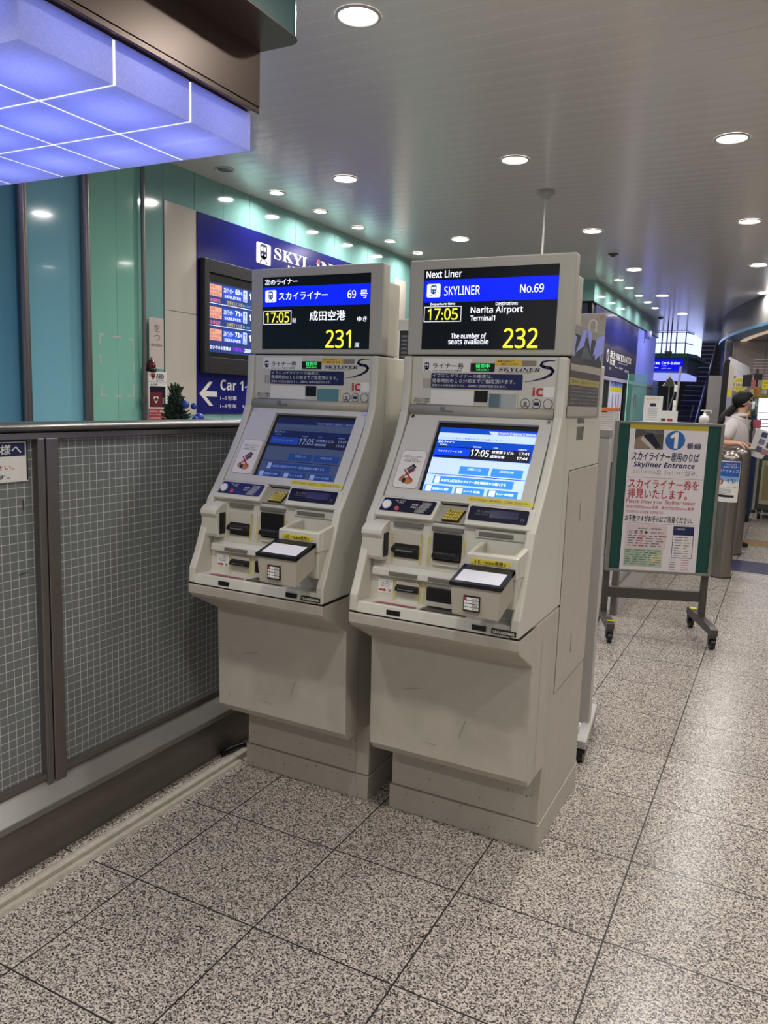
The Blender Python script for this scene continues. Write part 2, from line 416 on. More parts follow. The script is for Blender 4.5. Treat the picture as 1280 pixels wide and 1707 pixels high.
put(dead, -3.70, 4.586, 'dark unlit downlight near the left end of the teal wall', GRP)
for i, yy in enumerate((10.21, 10.93, 11.7, 12.45, 13.2)):
    put(small, -2.045, yy, 'small lit downlight, %s from the front in the far row beside the night poster' % ORD[i], GRP)
for x, yy in ((-3.01, .8), (-1.738, .8), (-1.738, -1.4), (-.446, -1.5), (-.446, -3.7), (.85, -1.5), (-1.738, -3.6), (-.446, 2.9), (-.446, .7), (.85, 7.3), (.85, 5.1), (.85, 2.9), (.85, .7), (.85, 9.5), (.85, 11.7), (2.15, 5.1), (2.15, 2.9), (2.15, .7), (2.15, 7.3)):
    put(big, x, yy, 'lit round ceiling downlight outside the photograph', 'downlights outside the photograph')

# ================================================================== TICKET MACHINES
YF = 2.30
PA, PB = Vector((0, 2.275, 1.375)), Vector((0, 2.085, 1.090)); TS = (PB - PA).normalized()     # sloped screen plane

def machine(ox, eng, label):
    root = thing('ticket_machine', label, 'ticket machine', (ox, YF, 0), 0, 'ticket vending machines')
    W_ = .527
    def X(a): return ox + a
    def SP(x, s, h=0):                      # point on the sloped plane, h out of it
        nrm = Vector((0, -TS.z * -1, 0)); q = PA + s * TS; n = Vector((0, TS.z, -TS.y)); 
        if n.y > 0: n = -n
        q = q + h * n; return Vector((X(x), q.y, q.z))
    # plinth and lower cabinet
    MB().box(X(-.004), X(W_ + .002), 2.297, 2.80, 0, .086, CREAMD).build('plinth', root, bevel=.002)
    low = MB().prism([(2.302, .0885), (2.302, .283), (2.15, .283), (2.126, .312), (2.115, .668), (1.976, .744), (1.965, .756), (1.963, .786), (2.80, .786), (2.80, .0885)], X(0), X(W_), CREAMD).build('lower_cabinet', root, bevel=.004)
    gd = G((X(0), 0, 0), (1, 0, 0), (0, 0, 1))
    rs = random.Random(3 if eng else 5)
    gm = mat('scuff_mark', '5a534b', .6)
    pts = [(rs.uniform(.02, .5), rs.uniform(.1, .27), 2.302) for _ in range(26)] + [(rs.uniform(.02, .5), rs.uniform(.01, .08), 2.297) for _ in range(18)]
    for a, b, yy in pts:
        gd.o.y = yy; gd.disc(a, b, rs.uniform(.001, .0028), gm, 0, ry=rs.uniform(.001, .003), n=7)
    for a, b, c, d in ((.2, .36, .235, .357), (.31, .40, .33, .46), (.12, .52, .18, .535), (.05, .345, .051, .365)):
        gd.o.y = 2.1145 if b > .5 else 2.1225; gd.line(a, b, c, d, .0010, gm, 1)
    gd.build('scuffs', low)
    # upper cabinet: two shaped cheeks and the inner body
    curve = [(1.964, .790), (1.966, .84), (1.990, .888), (2.025, .975), (2.058, 1.066), (2.091, 1.106), (2.166, 1.208), (2.228, 1.305), (2.262, 1.381), (2.274, 1.46), (2.277, 1.556)]
    for a, b in ((0, .027), (.500, W_)):
        up = MB().prism(curve + [(2.80, 1.556), (2.80, .790)], X(a), X(b), CREAM2, smooth=False).build('cheek_panel', root, bevel=.006, seg=3)
    inner = MB()
    inner.prism([(1.967, .7905), (1.974, .822), (2.045, .817), (2.078, 1.062), (2.128, 1.082)] + [(2.318, 1.368), (2.290, 1.395), (2.288, 1.405), (2.288, 1.556), (2.79, 1.556), (2.79, .7905)], X(.0265), X(.5005), CREAM2)
    inner.build('body', root, bevel=.002)
    MB().box(X(.02), X(.51), 2.30, 2.42, 1.5565, 1.5605, BLACK).build('shadow_gap', root)
    # side door of the cabinet, seen as seams
    sd = MB().box(X(W_), X(W_ + .0025), 2.385, 2.795, .50, 1.216, CREAMD).build('side_door', root, bevel=.001)
    gs = G((X(W_ + .0025), 0, 0), (0, 1, 0), (0, 0, 1))
    for z in (1.072, .62): gs.rect(2.56, z - .032, 2.564, z + .032, BLKP)
    gs.frame(2.383, .497, 2.797, 1.219, .003, BLKP, -4)
    gs.build('door_pull', sd)
    gs = G((X(W_), 0, 0), (0, 1, 0), (0, 0, 1)); gs.rect(2.205, .1, 2.2062, .75, BLKP); gs.rect(2.33, .1, 2.3312, 1.5, GREYP); gs.rect(1.965, .7855, 2.12, .7895, BLKP)
    for a, b in ((1.362, 1.382), (1.31, 1.352)):
        for k in range(6): gs.rect(2.45 + k * .016, a, 2.46 + k * .016, b, DARK)
    gs.build('seams', up)
    # display head
    hd = MB(); hd.box(X(.004), X(.531), 2.29, 2.336, 1.561, 1.852, mat('display_shell', 'aeaaa0', .4)); dh = hd.build('display_housing', root, bevel=.005, seg=3)
    MB().box(X(.012), X(.522), 2.336, 2.43, 1.5605, 1.80, CREAM).build('display_back', root, bevel=.004)
    sc = MB().box(X(.055), X(.484), 2.2885, 2.30, 1.578, 1.822, E_DARK).build('display_screen', root)
    d = G((X(0), 2.2885, 0), (1, 0, 0), (0, 0, 1))
    d.rect(.058, 1.722, .484, 1.789, E_BLUE)
    d.rr(.067, 1.737, .113, 1.778, .005, E_WHITE, 1); train_icon(d, .074, 1.741, .106, 1.774, mat('icon_blue', '2a5f9c', .4, emit=.3), E_WHITE, 2)
    if eng:
        d.text(sans('Next Liner'), .064, 1.796, .182, 1.817, E_WHITE, bold=.0007)
        d.text(sans('SKYLINER'), .126, 1.742, .243, 1.769, E_WHITE, bold=.0003); d.text(sans('No.69'), .370, 1.743, .441, 1.767, E_WHITE, bold=.0004)
        d.text(sans('Departure time'), .081, 1.7105, .164, 1.7205, E_WHITE, bold=.0003); d.frame(.060, 1.662, .186, 1.709, .0018, E_WHITE, 1)
        d.text(sans('17:05'), .073, 1.668, .174, 1.703, E_YEL, bold=.0008)
        d.text(sans('Destinations'), .296, 1.7085, .365, 1.7185, E_WHITE, bold=.0003); d.text(sans('Narita Airport'), .217, 1.682, .382, 1.705, E_WHITE, bold=.0007)
        d.text(sans('Terminal1'), .217, 1.664, .296, 1.680, E_WHITE, bold=.0006)
        d.text(sans('The number of'), .155, 1.611, .270, 1.627, E_WHITE, bold=.0006); d.text(sans('seats available'), .147, 1.594, .279, 1.610, E_WHITE, bold=.0006)
        d.text(sans('232'), .326, 1.582, .432, 1.640, E_YEL, bold=.0013)
    else:
        d.text('次のライナー', .065, 1.795, .200, 1.815, E_WHITE, bold=.0004)
        d.text('スカイライナー', .124, 1.744, .322, 1.769, E_WHITE, bold=.0004); d.text(sans('69'), .399, 1.743, .430, 1.768, E_WHITE, bold=.0005); d.text('号', .446, 1.742, .474, 1.768, E_WHITE, bold=.0004)
        d.frame(.060, 1.662, .177, 1.708, .0018, E_WHITE, 1); d.text(sans('17:05'), .070, 1.668, .168, 1.703, E_YEL, bold=.0008); d.text('発', .180, 1.665, .198, 1.682, E_WHITE)
        d.text('成田空港', .252, 1.672, .392, 1.705, E_WHITE, bold=.0008); d.text('ゆき', .438, 1.667, .474, 1.684, E_WHITE, bold=.0003)
        d.text(sans('231'), .318, 1.582, .415, 1.641, E_YEL, bold=.0013); d.text('席', .430, 1.583, .448, 1.600, E_WHITE)
    d.build('display_graphics', sc)
    # upper information panel
    uf = MB().box(X(.029), X(.499), 2.2845, 2.289, 1.405, 1.555, CREAM2).build('information_panel', root, bevel=.001)
    u = G((X(0), 2.2845, 0), (1, 0, 0), (0, 0, 1))
    u.rect(.064, 1.508, .229, 1.550, WHITE); train_icon(u, .066, 1.509, .092, 1.537, NAVY, WHITE, 1)
    u.text('ライナー券', .100, 1.518, .204, 1.536, BLKP, bold=.0004); u.text('Liner ticket 특급권 车票券', .100, 1.5095, .198, 1.516, BLKP)
    u.rect(.306, 1.530, .389, 1.547, mat('amber_print', 'd8b23c', .5)); u.text('発車20分前まで', .313, 1.5395, .366, 1.5455, BLKP); u.text('発売いたします', .325, 1.5315, .378, 1.5375, BLKP)
    u.rect(.390, 1.529, .434, 1.545, mat('brown_tape', '857b70', .5))
    u.text(serif('SKYLiNER'), .318, 1.513, .446, 1.524, NAVY, shear=.25); u.text('KEISEI SKYLINER', .340, 1.5085, .42, 1.5115, NAVY)
    # swoosh S of the train badge
    P_ = [(.490, 1.545), (.470, 1.546), (.452, 1.541), (.448, 1.532), (.458, 1.527), (.478, 1.524), (.486, 1.516), (.480, 1.506), (.460, 1.495), (.430, 1.487), (.400, 1.482)]
    T_ = [.0015, .0035, .006, .008, .009, .009, .009, .008, .006, .003, .0006]
    for i in range(len(P_) - 1):
        a, b = Vector(P_[i]), Vector(P_[i + 1]); q = (b - a).normalized(); q = Vector((-q.y, q.x))
        u.poly([tuple(a - q * T_[i] / 2), tuple(b - q * T_[i + 1] / 2), tuple(b + q * T_[i + 1] / 2), tuple(a + q * T_[i] / 2)], NAVY, 1)
        u.disc(b.x, b.y, T_[i + 1] / 2, NAVY, 1, n=12)
    u.rr(.096, 1.458, .395, 1.504, .004, NAVY, 2)
    u.text('イブニングライナーの座席は、', .100, 1.491, .300, 1.502, WHITE, 3); u.text('発車時刻の１０分前までご指定頂けます。', .100, 1.475, .372, 1.488, WHITE, 3); u.text('発車１０分前を過ぎますと、自動的に座席が指定されます。', .100, 1.4625, .345, 1.4705, WHITE, 3)
    for i in range(6):
        for j in range(7): u.disc(.069 + i * .005, 1.459 + j * .0044, .0014, DARK, 0, n=8)
    u.rect(.097, 1.407, .242, 1.452, WHITE, 1)
    u.text('防犯カメラ作動中', .040, 1.419, .094, 1.426, BLKP); u.text('SECURITY CAMERA', .038, 1.412, .096, 1.4175, BLKP); u.text('보안용 카메라', .046, 1.405, .086, 1.4105, BLKP)
    u.text(sansb('iC'), .428, 1.442, .459, 1.466, REDP, bold=.0015); u.rect(.461, 1.439, .494, 1.469, WHITE, 1)
    for i, cx in enumerate((.407, .441, .476)):
        u.disc(cx, 1.419, .0148, NAVY, 1); u.disc(cx, 1.419, .0127, CREAM2, 2)
        if i == 0: u.rr(cx - .005, 1.412, cx + .005, 1.424, .002, GREYP, 3); u.rect(cx - .008, 1.410, cx + .008, 1.4125, NAVY, 3)
        if i == 1: u.rr(cx - .009, 1.414, cx + .009, 1.425, .001, NAVY, 3); u.rect(cx - .008, 1.4225, cx + .008, 1.4235, CREAM2, 4)
        if i == 2:
            for a in (20, 200): u.disc(cx + .008 * math.cos(math.radians(a)), 1.419 + .008 * math.sin(math.radians(a)), .0016, GREYP, 3, n=8)
    u.build('printed_panel', uf)
    led = MB().box(X(.227), X(.305), 2.2825, 2.286, 1.511, 1.536, BLACK).build('status_light', root)
    gl = G((X(0), 2.2825, 0), (1, 0, 0), (0, 0, 1)); gl.text('発売中', .244, 1.5205, .289, 1.5345, E_GRN, bold=.0004); gl.text(wide('AVAILABLE'), .247, 1.5135, .287, 1.5185, E_GRN, bold=.0004); gl.build('lettering', led)
    MB().box(X(.244), X(.287), 2.2815, 2.286, 1.419, 1.453, BLACK).build('camera_window', root, bevel=.001)
    mm = MB().box(X(.290), X(.384), 2.2785, 2.286, 1.400, 1.449, CREAM2).build('mirror_frame', root, bevel=.001)
    MB().box(X(.294), X(.380), 2.2778, 2.279, 1.404, 1.445, MIRROR).build('mirror', mm)
    # rounded ridge between panel and screen
    rd = MB()
    pr = [(2.29, 1.366), (2.276, 1.370), (2.266, 1.380), (2.264, 1.391), (2.270, 1.401), (2.288, 1.406)]
    rd.prism(pr, X(.029), X(.499), mat('ridge_grey', 'a5a195', .4), smooth=True); rd = rd.build('ridge', root)
    gr = G((X(0), 2.2645, 0), (1, 0, 0), (0, 0, 1)); gr.rect(.140, 1.384, .156, 1.399, GREYP); gr.rect(.156, 1.384, .183, 1.389, BAR); gr.build('label_plate', rd)
    # sloped screen panel with opening
    sp = MB()
    def slab(x0, x1, s0, s1, h0, h1, m): sp.hexa([SP(x0, s0, h0), SP(x1, s0, h0), SP(x1, s1, h0), SP(x0, s1, h0), SP(x0, s0, h1), SP(x1, s0, h1), SP(x1, s1, h1), SP(x0, s1, h1)], m)
    wm = mat('warm_white_panel', 'c9c7be', .32)
    slab(.033, .136, .003, .300, -.016, 0, wm); slab(.461, .498, .003, .300, -.016, 0, wm); slab(.136, .461, .003, .022, -.016, 0, wm); slab(.136, .461, .272, .300, -.016, 0, wm)
    spo = sp.build('screen_panel', root)
    uv = lambda h: G(SP(0, 0, h), (1, 0, 0), -TS)
    q = uv(.0)
    def R_(x0, s0, x1, s1, m, l=0): q.rect(x0, -s1, x1, -s0, m, l)
    def Tx(t, x0, s0, x1, s1, m, l=1, bold=0): q.text(t, x0, -s1, x1, -s0, m, l, bold)
    # no-mobile sticker
    q.rr(.048, -.270, .134, -.135, .014, REDP, 0); q.rr(.0493, -.2687, .1327, -.1363, .0128, WHITE, 1)
    Tx('ご利用いただけません', .056, .155, .122, .162, BLKP, 2); Tx('Not available', .066, .164, .108, .169, REDP, 2); Tx('不可使用 사용 불가', .060, .171, .118, .178, BLKP, 2)
    q.poly([(.092, -.215), (.080, -.203), (.099, -.183), (.112, -.195)], BLKP, 2); q.poly([(.091, -.210), (.085, -.204), (.098, -.190), (.105, -.197)], GREYP, 3)
    q.disc(.096, -.243, .017, mat('orange_print', 'c07a42', .5), 2, ry=.012); q.disc(.075, -.240, .011, mat('tan_print', 'b58b5a', .5), 2, ry=.008); q.disc(.082, -.243, .006, BLKP, 3, ry=.009)
    q.line(.068, -.236, .110, -.203, .005, REDP, 4); q.line(.074, -.205, .106, -.240, .005, REDP, 4)
    q.build('warning_sticker', spo); q = uv(.0)
    # yellow strip under the screen
    R_(.303, .2785, .500, .2925, YELLOW, 0); Tx('モバイルSuica・PASMOは、ご利用になれません。', .312, .281, .490, .2895, BLKP, 1)
    q.build('yellow_strip', spo)
    for x in (.047, .488):
        a = SP(x, .012, -.002); b = SP(x, .012, .005); MB().tube(a, b, .0055, CHROME, n=12).build('screw', spo)
    # the screen itself
    k = MB(); h = -.016
    k.hexa([SP(.136, .022, -.03), SP(.461, .022, -.03), SP(.461, .272, -.03), SP(.136, .272, -.03), SP(.136, .022, -.0115), SP(.461, .022, -.0115), SP(.461, .272, -.0115), SP(.136, .272, -.0115)], BLACK)
    for a in ((.136, .1362, .022, .272), (.4608, .461, .022, .272)): pass
    ts = k.build('touch_screen', root)
    q = uv(-.0115)
    if eng:
        c = dict(bg=em('ui_pale', 'b9d0ff', .86), blue=em('ui_blue', '0f44b4', .86), mid=em('ui_cell', '0c43e8', .86), btn=em('ui_button', '3c8af0', .86), dk=mat('ui_dark', '10131c', .4, emit=.3), wh=E_WHITE, tab=em('ui_tab', '6c7fd8', 1.0), tx=em('ui_text_dark', '2f4a8c', 1.0))
    else:
        c = dict(bg=em('dim_pale', '323c54', 1.0), blue=em('dim_blue', '10183a', 1.0), mid=em('dim_cell', '153078', 1.0), btn=em('dim_button', '1a2f60', 1.0), dk=mat('dim_dark', '0d101a', .4, emit=.2), wh=em('dim_white', '64749c', 1.0), tab=em('dim_tab', '222c50', 1.0), tx=em('dim_text', '1b2746', 1.0))
    R_(.147, .039, .460, .272, c['bg']); R_(.147, .039, .460, .046, c['blue'], 1)
    q.poly([(.147, -.058), (.318, -.058), (.300, -.039), (.147, -.039)], c['blue'], 2)
    for a, t in ((.338, 'English'), (.379, '简体中文'), (.420, '한국어')): R_(a, .046, a + .038, .058, c['tab'], 2); Tx(t, a + .005, .0485, a + .033, .0555, c['wh'], 3)
    Tx('いらっしゃいませ ご希望のボタンをお選びください', .152, .073, .362, .0795, c['tx'], 1)
    R_(.147, .084, .460, .148, c['blue'], 1); Tx('次のライナー', .152, .087, .206, .0955, c['wh'], 2, .0002); Tx('列車名', .160, .099, .184, .104, c['wh'], 2)
    for t, a, b in (('発車時刻', .270, .296), ('行先', .335, .350), ('到着時刻', .412, .438)): Tx(t, a, .101, b, .106, c['wh'], 2)
    R_(.153, .1075, .268, .146, c['dk'], 2); R_(.268, .109, .453, .1465, c['dk'], 2); R_(.150, .111, .265, .139, c['mid'], 3); Tx('スカイライナー６９号', .160, .121, .240, .128, c['wh'], 4)
    Tx(sans('17:05'), .268, .113, .326, .136, c['wh'], 4, .0007); Tx('空港第２ビル', .334, .113, .402, .1225, c['wh'], 4, .0003); Tx('成田空港', .332, .129, .376, .138, c['wh'], 4, .0003); Tx(sans('17:41'), .418, .113, .448, .1225, c['wh'], 4, .0004); Tx(sans('17:44'), .415, .129, .447, .138, c['wh'], 4, .0004)
    for a, b, t in ((.247, .340, '空港第２ビル'), (.348, .444, '成田空港')): R_(a, .173, b, .200, c['btn'], 1); Tx(t, a + .025, .178, a + .068, .186, c['wh'], 2)
    R_(.147, .204, .460, .2065, c['blue'], 1)
    R_(.172, .2115, .424, .238, c['btn'], 1); R_(.177, .2135, .193, .236, c['wh'], 2); Tx('本日以上記以外のライナー券を時刻表から購入する', .198, .220, .402, .230, c['wh'], 2, .0002)
    for a, t in ((.150, '乗車駅から選択'), (.250, 'シート交換'), (.352, 'ライナー券の変更')): R_(a, .244, a + .092, .2705, c['btn'], 1); R_(a + .006, .247, a + .024, .265, c['wh'], 2); Tx(t, a + .028, .252, a + .080, .260, c['wh'], 2, .0002)
    q.build('screen_graphics', ts)
    # control strip: two raised modules with printed plates, keypad between
    def raised(x0, x1, x0b, x1b, s0, s1, h):
        k = MB(); k.hexa([SP(x0, s0, -.02), SP(x1, s0, -.02), SP(x1b, s1, -.02), SP(x0b, s1, -.02), SP(x0, s0, h), SP(x1, s0, h), SP(x1b, s1, h), SP(x0b, s1, h)], CREAM2); return k
    lm = raised(.030, .226, .020, .214, .304, .372, .010).build('left_control_module', root, bevel=.004, seg=3)
    rm = raised(.314, .512, .314, .514, .304, .372, .010).build('right_control_module', root, bevel=.004, seg=3)
    q = uv(.0105)
    q.poly([(.036, -.355), (.204, -.355), (.209, -.352), (.217, -.315), (.213, -.311), (.047, -.311), (.044, -.314)], NAVYD if eng else mat('navy_blue_plate', '242b62', .4, spec=.2))
    Tx('呼出 よびだし', .082, .316, .118, .321, WHITE); Tx('CALL', .092, .322, .112, .326, WHITE)
    Tx('紙幣', .140, .324, .160, .331, WHITE); Tx('BILL', .138, .333, .158, .338, WHITE)
    for i, t in enumerate(('10000', '5000', '2000', '1000')):
        a = .172 - i * .006; b = .317 + i * .009; q.frame(a, -b - .0075, a + .030, -b, .0006, WHITE, 1); Tx(t, a + .004, b + .002, a + .026, b + .006, WHITE, 1)
    q.build('printed_plate', lm)
    a = SP(.060, .336, .010); b = SP(.060, .336, .017); k = MB(); k.tube(a, b, .0155, CHROME, n=24).tube(b, SP(.060, .336, .019), .013, WHITE, n=24); k.build('call_button', lm)
    MB().tube(SP(.094, .345, .010), SP(.094, .345, .0135), .0075, mat('red_lens', '9c3040', .25, emit=.15), n=16).build('indicator_lamp', lm)
    q = uv(.0105)
    q.rr(.322, -.356, .498, -.311, .006, NAVYD); Tx('投入金額', .346, .322, .384, .330, GREYP, 1); Tx('TOTAL AMOUNT', .340, .333, .382, .338, GREYP, 1); R_(.385, .319, .470, .343, mat('amount_window', '23244a', .2), 1); Tx('円', .478, .338, .487, .347, GREYP, 1)
    q.build('amount_plate', rm)
    kb = MB(); kb.hexa([SP(.222, .304, -.03), SP(.316, .304, -.03), SP(.316, .366, -.03), SP(.216, .366, -.03), SP(.222, .304, -.0165), SP(.316, .304, -.0165), SP(.316, .366, -.004), SP(.216, .366, -.004)], mat('keypad_well', '9c998e', .45)); kb = kb.build('keypad_base', root)
    kp = MB(); A_, B_, C_ = SP(.252, .322, -.013), SP(.302, .322, -.013), SP(.242, .362, -.002); ex = (B_ - A_); ey = (C_ - A_); nn = ex.cross(-ey).normalized()
    if nn.z < 0: nn = -nn
    kp.hexa([A_ - .03 * ex - .03 * ey, B_ + .03 * ex - .03 * ey, B_ + ey * 1.03 + .03 * ex, C_ - .03 * ex + .03 * ey] + [v_ + nn * .0025 for v_ in (A_ - .03 * ex - .03 * ey, B_ + .03 * ex - .03 * ey, B_ + ey * 1.03 + .03 * ex, C_ - .03 * ex + .03 * ey)], BLACK)
    KY = mat('yellow_key', 'cdb94c', .4)
    kpo = kp.build('keypad', kb)
    for i in range(3):
        for j in range(4):
            o_ = A_ + ex * (.03 + i * .325) + ey * (.03 + j * .245); e1, e2 = ex * .27, ey * .19
            k = MB(); k.hexa([o_ + nn * .002, o_ + e1 + nn * .002, o_ + e1 + e2 + nn * .002, o_ + e2 + nn * .002, o_ + nn * .007, o_ + e1 + nn * .007, o_ + e1 + e2 + nn * .007, o_ + e2 + nn * .007], KY)
            gk = G(o_ + nn * .007, ex, -ey, base=.0003); gk.text(str((j * 3 + i + 1) if j < 3 else ['C', '0', 'E'][i]), e1.length * .3, -e2.length * .8, e1.length * .7, -e2.length * .2, BLKP)
            for v_, f_, m_ in ((gk.mb.v, gk.mb.f, BLKP),): k.add(v_, f_, m_)
            k.build('key', kb)
    # recess: label bars, slots, yellow lines
    def RY(z): return 2.045 + (z - .83) / .23 * .030
    def rbox(name, x0, x1, z0, z1, out, m, back=.004, bevel=.001, par=None):
        ya = RY((z0 + z1) / 2); return MB().box(X(x0), X(x1), ya - out, ya + back, z0, z1, m).build(name, par or root, bevel=bevel)
    for x0, x1 in ((.088, .184), (.214, .312), (.360, .462)): rbox('label_bar', x0, x1, 1.042, 1.054, .006, BAR)
    rbox('shelf_band', .35, .505, 1.036, 1.060, .003, CREAM2)
    sh = MB().prism([(RY(.925), .925), (RY(.91) - .016, .913), (RY(.9) - .018, .893), (RY(.885), .887)], X(.035), X(.372), CREAM2).build('middle_shelf', root, bevel=.003)
    for x0, x1 in ((.094, .187), (.222, .315)):
        MB().box(X(x0), X(x1), RY(.9) - .0195, RY(.9) - .012, .896, .908, BAR).build('label_bar', root, bevel=.001)
    # card slot
    fr = rbox('slot_plate', .092, .182, .945, 1.030, .003, CREAM)
    MB().box(X(.098), X(.178), RY(.98) - .004, RY(.98) + .0, .950, .992, mat('slot_cavity', '201f1e', .6)).build('slot_opening', fr)
    cs = MB().prism([(RY(.98), .988), (RY(.98) - .018, .980), (RY(.98) - .020, .968), (RY(.98), .962)], X(.093), X(.180), BLACK).build('card_slot', root, bevel=.002)
    MB().box(X(.110), X(.165), RY(.98) - .0215, RY(.98) - .016, .972, .9765, CHROME).build('card', cs)
    # banknote unit
    bn = rbox('banknote_unit', .221, .311, .940, 1.036, .002, BLACK)
    MB().prism([(RY(.98), .985), (RY(.98) - .020, .978), (RY(.98) - .022, .966), (RY(.98), .958)], X(.226), X(.308), BLACK).build('banknote_slot', bn, bevel=.002)
    MB().box(X(.235), X(.298), RY(.98) - .0205, RY(.98) - .01, .9795, .9815, DARK).build('banknote_rail', bn)
    MB().box(X(.226), X(.308), RY(.95) - .006, RY(.95), .942, .955, CREAM).build('lower_lip', bn)
    # lower slots
    fr = rbox('slot_plate', .116, .190, .828, .882, .003, CREAM); k = MB().prism([(RY(.86), .872), (RY(.86) - .016, .866), (RY(.86) - .018, .853), (RY(.86), .848)], X(.117), X(.190), BLACK).build('ticket_slot', root, bevel=.002)
    MB().box(X(.128), X(.18), RY(.86) - .0195, RY(.86) - .014, .858, .861, CHROME).build('slot_edge', k)
    k = rbox('coin_outlet', .218, .318, .838, .876, .010, BLACK)
    MB().box(X(.222), X(.312), RY(.84) - .02, RY(.84), .826, .836, CREAM).build('outlet_lip', k)
    for grp in (((.0895, .939, 1.03), (.094, .939, 1.03)), ((.180, .936, 1.024), (.184, .936, 1.024)), ((.206, .934, 1.022), (.212, .934, 1.022)), ((.316, .975, 1.021), (.320, .975, 1.021)),
                ((.108, .822, .886), (.1125, .822, .886)), ((.188, .822, .885), (.193, .822, .885)), ((.2035, .824, .886), (.208, .824, .886))):
        yl = G((0, 0, 0), (1, 0, 0), (0, 0, 1)); yl.fn = lambda x, z, h: (X(x), RY(z) - .0032 - h, z)
        for x, z0, z1 in grp: yl.poly([(x, z0), (x + .0022, z0), (x + .0022, z1), (x, z1)], YELLOWT)
        yl.build('guide_lines', root)
    st = rbox('notice_sticker', .055, .104, .838, .880, .002, WHITE, bevel=0)
    gs = G((X(0), RY(.859) - .002, 0), (1, 0, 0), (0, 0, 1)); gs.text('カードの購入は', .060, .8715, .100, .8775, BLKP); gs.text('できません', .063, .864, .096, .870, BLKP); gs.text('No card', .064, .8575, .092, .8625, BLKP)
    gs.poly([(.058, .8435), (.074, .8435), (.074, .8415), (.084, .846), (.074, .8515), (.074, .849), (.058, .849)], REDP); gs.line(.089, .842, .099, .852, .0016, BLKP); gs.line(.099, .842, .089, .852, .0016, BLKP); gs.build('sticker_print', st)
    # tray strip, red tape, coin cup
    k = MB(); k.add([(X(.07), 1.985, .8235), (X(.205), 1.985, .8235), (X(.208), 2.000, .8225), (X(.085), 2.004, .8225)], [(0, 1, 2, 3)], mat('red_tape', 'b0585a', .5)); k.build('red_tape', root)
    cup = MB().prism([(1.985, .8225), (2.042, .8185), (2.042, .8205), (1.985, .8245)], X(.222), X(.360), mat('coin_tray_metal', '55534c', .35, .5)).build('coin_tray', root)
    # front ledge windows and maker plate
    for x0, x1 in ((.126, .169), (.391, .432)): MB().box(X(x0), X(x1), 1.9645, 1.975, .797, .811, BLACK).build('sensor_window', root, bevel=.0005)
    mp_ = MB().box(X(.449), X(.519), 1.9625, 1.970, .796, .810, BLACK).build('maker_plate', root, bevel=.0005)
    gs = G((X(0), 1.9625, 0), (1, 0, 0), (0, 0, 1)); gs.text(sansb('TAKAMISAWA'), .453, .799, .515, .807, WHITE, bold=.0002); gs.build('lettering', mp_)
    fp = MB().prism([(1.9645, .7905), (1.972, .8195), (1.985, .8195), (1.985, .7905)], X(.026), X(.501), CREAM2).build('front_ledge', root, bevel=.001)
    MB().box(X(.002), X(.525), 1.9655, 2.1, .7865, .7895, BLACK).build('ledge_seam', root)
    # reader box on the left
    rb = MB().prism([(2.090, 1.062), (2.036, 1.046), (2.018, 1.034), (2.014, 1.020), (2.022, 1.006), (2.024, .952), (2.030, .940), (2.060, .936), (2.090, .94)], X(.006), X(.074), CREAM2).build('reader_box', root, bevel=.004, seg=3)
    MB().box(X(.0715), X(.0752), 2.034, 2.066, .95, 1.022, BLACK).build('reader_window', rb, bevel=.001)
    # coin hopper moulding on the right
    hb = MB()
    rim = .0
    # shell built from walls around the open cup
    hb.hexa([(X(.388), 1.968, .885), (X(.508), 1.966, .866), (X(.500), 2.07, .862), (X(.372), 2.07, .90), (X(.372), 1.957, .958), (X(.514), 1.957, .958), (X(.510), 2.07, .962), (X(.366), 2.07, .962)], CREAM2)
    hp = hb.build('hopper_body', root, bevel=.006, seg=3)
    rimm = MB()
    def quad(x0, x1, y0, y1, z0, z1, z2, z3): rimm.hexa([(X(x0), y0, .952), (X(x1), y0, .952), (X(x1), y1, .952), (X(x0), y1, .952), (X(x0), y0, z0), (X(x1), y0, z0), (X(x1), y1, z1), (X(x0), y1, z1)], CREAM2)
    quad(.370, .516, 1.953, 1.972, 1.012, 1.015, 0, 0); quad(.370, .386, 1.972, 2.068, 1.015, 1.030, 0, 0); quad(.500, .516, 1.972, 2.068, 1.015, 1.030, 0, 0)
    rimm.build('hopper_rim', hp, bevel=.004, seg=3)
    cupm = mat('hopper_inside', '54524c', .35, .3)
    MB().hexa([(X(.386), 1.972, .955), (X(.500), 1.972, .955), (X(.500), 2.068, .955), (X(.386), 2.068, .955)] + [(X(.386), 1.972, .985), (X(.500), 1.972, .985), (X(.500), 2.068, .968), (X(.386), 2.068, .968)], cupm).build('hopper_floor', hp)
    gq = G((X(0), 0, 0), (1, 0, 0), (0, 1, .16)); gq.fn = lambda x, yy, h: (X(x), yy, 1.0156 + (yy - 1.972) / .096 * .015 + h)
    gq.poly([(.384, 1.969), (.502, 1.969), (.502, 1.972), (.384, 1.972)], YELLOWT); gq.poly([(.3835, 1.972), (.386, 1.972), (.386, 2.03), (.3835, 2.03)], YELLOWT); gq.poly([(.500, 1.972), (.5025, 1.972), (.5025, 2.05), (.500, 2.05)], YELLOWT)
    gq.build('yellow_edge', hp)
    MB().hexa([(X(.450), 1.976, .992), (X(.496), 1.976, .992), (X(.498), 2.05, 1.006), (X(.462), 2.03, 1.002)] + [(X(.450), 1.976, .993), (X(.496), 1.976, .993), (X(.498), 2.05, 1.007), (X(.462), 2.03, 1.003)], mat('pale_green_paper', 'a9c4a4', .6)).build('hopper_leaflet', hp)
    yb = MB().box(X(.384), X(.494), 1.9515, 1.954, .986, 1.000, YELLOW).build('yellow_label', root)
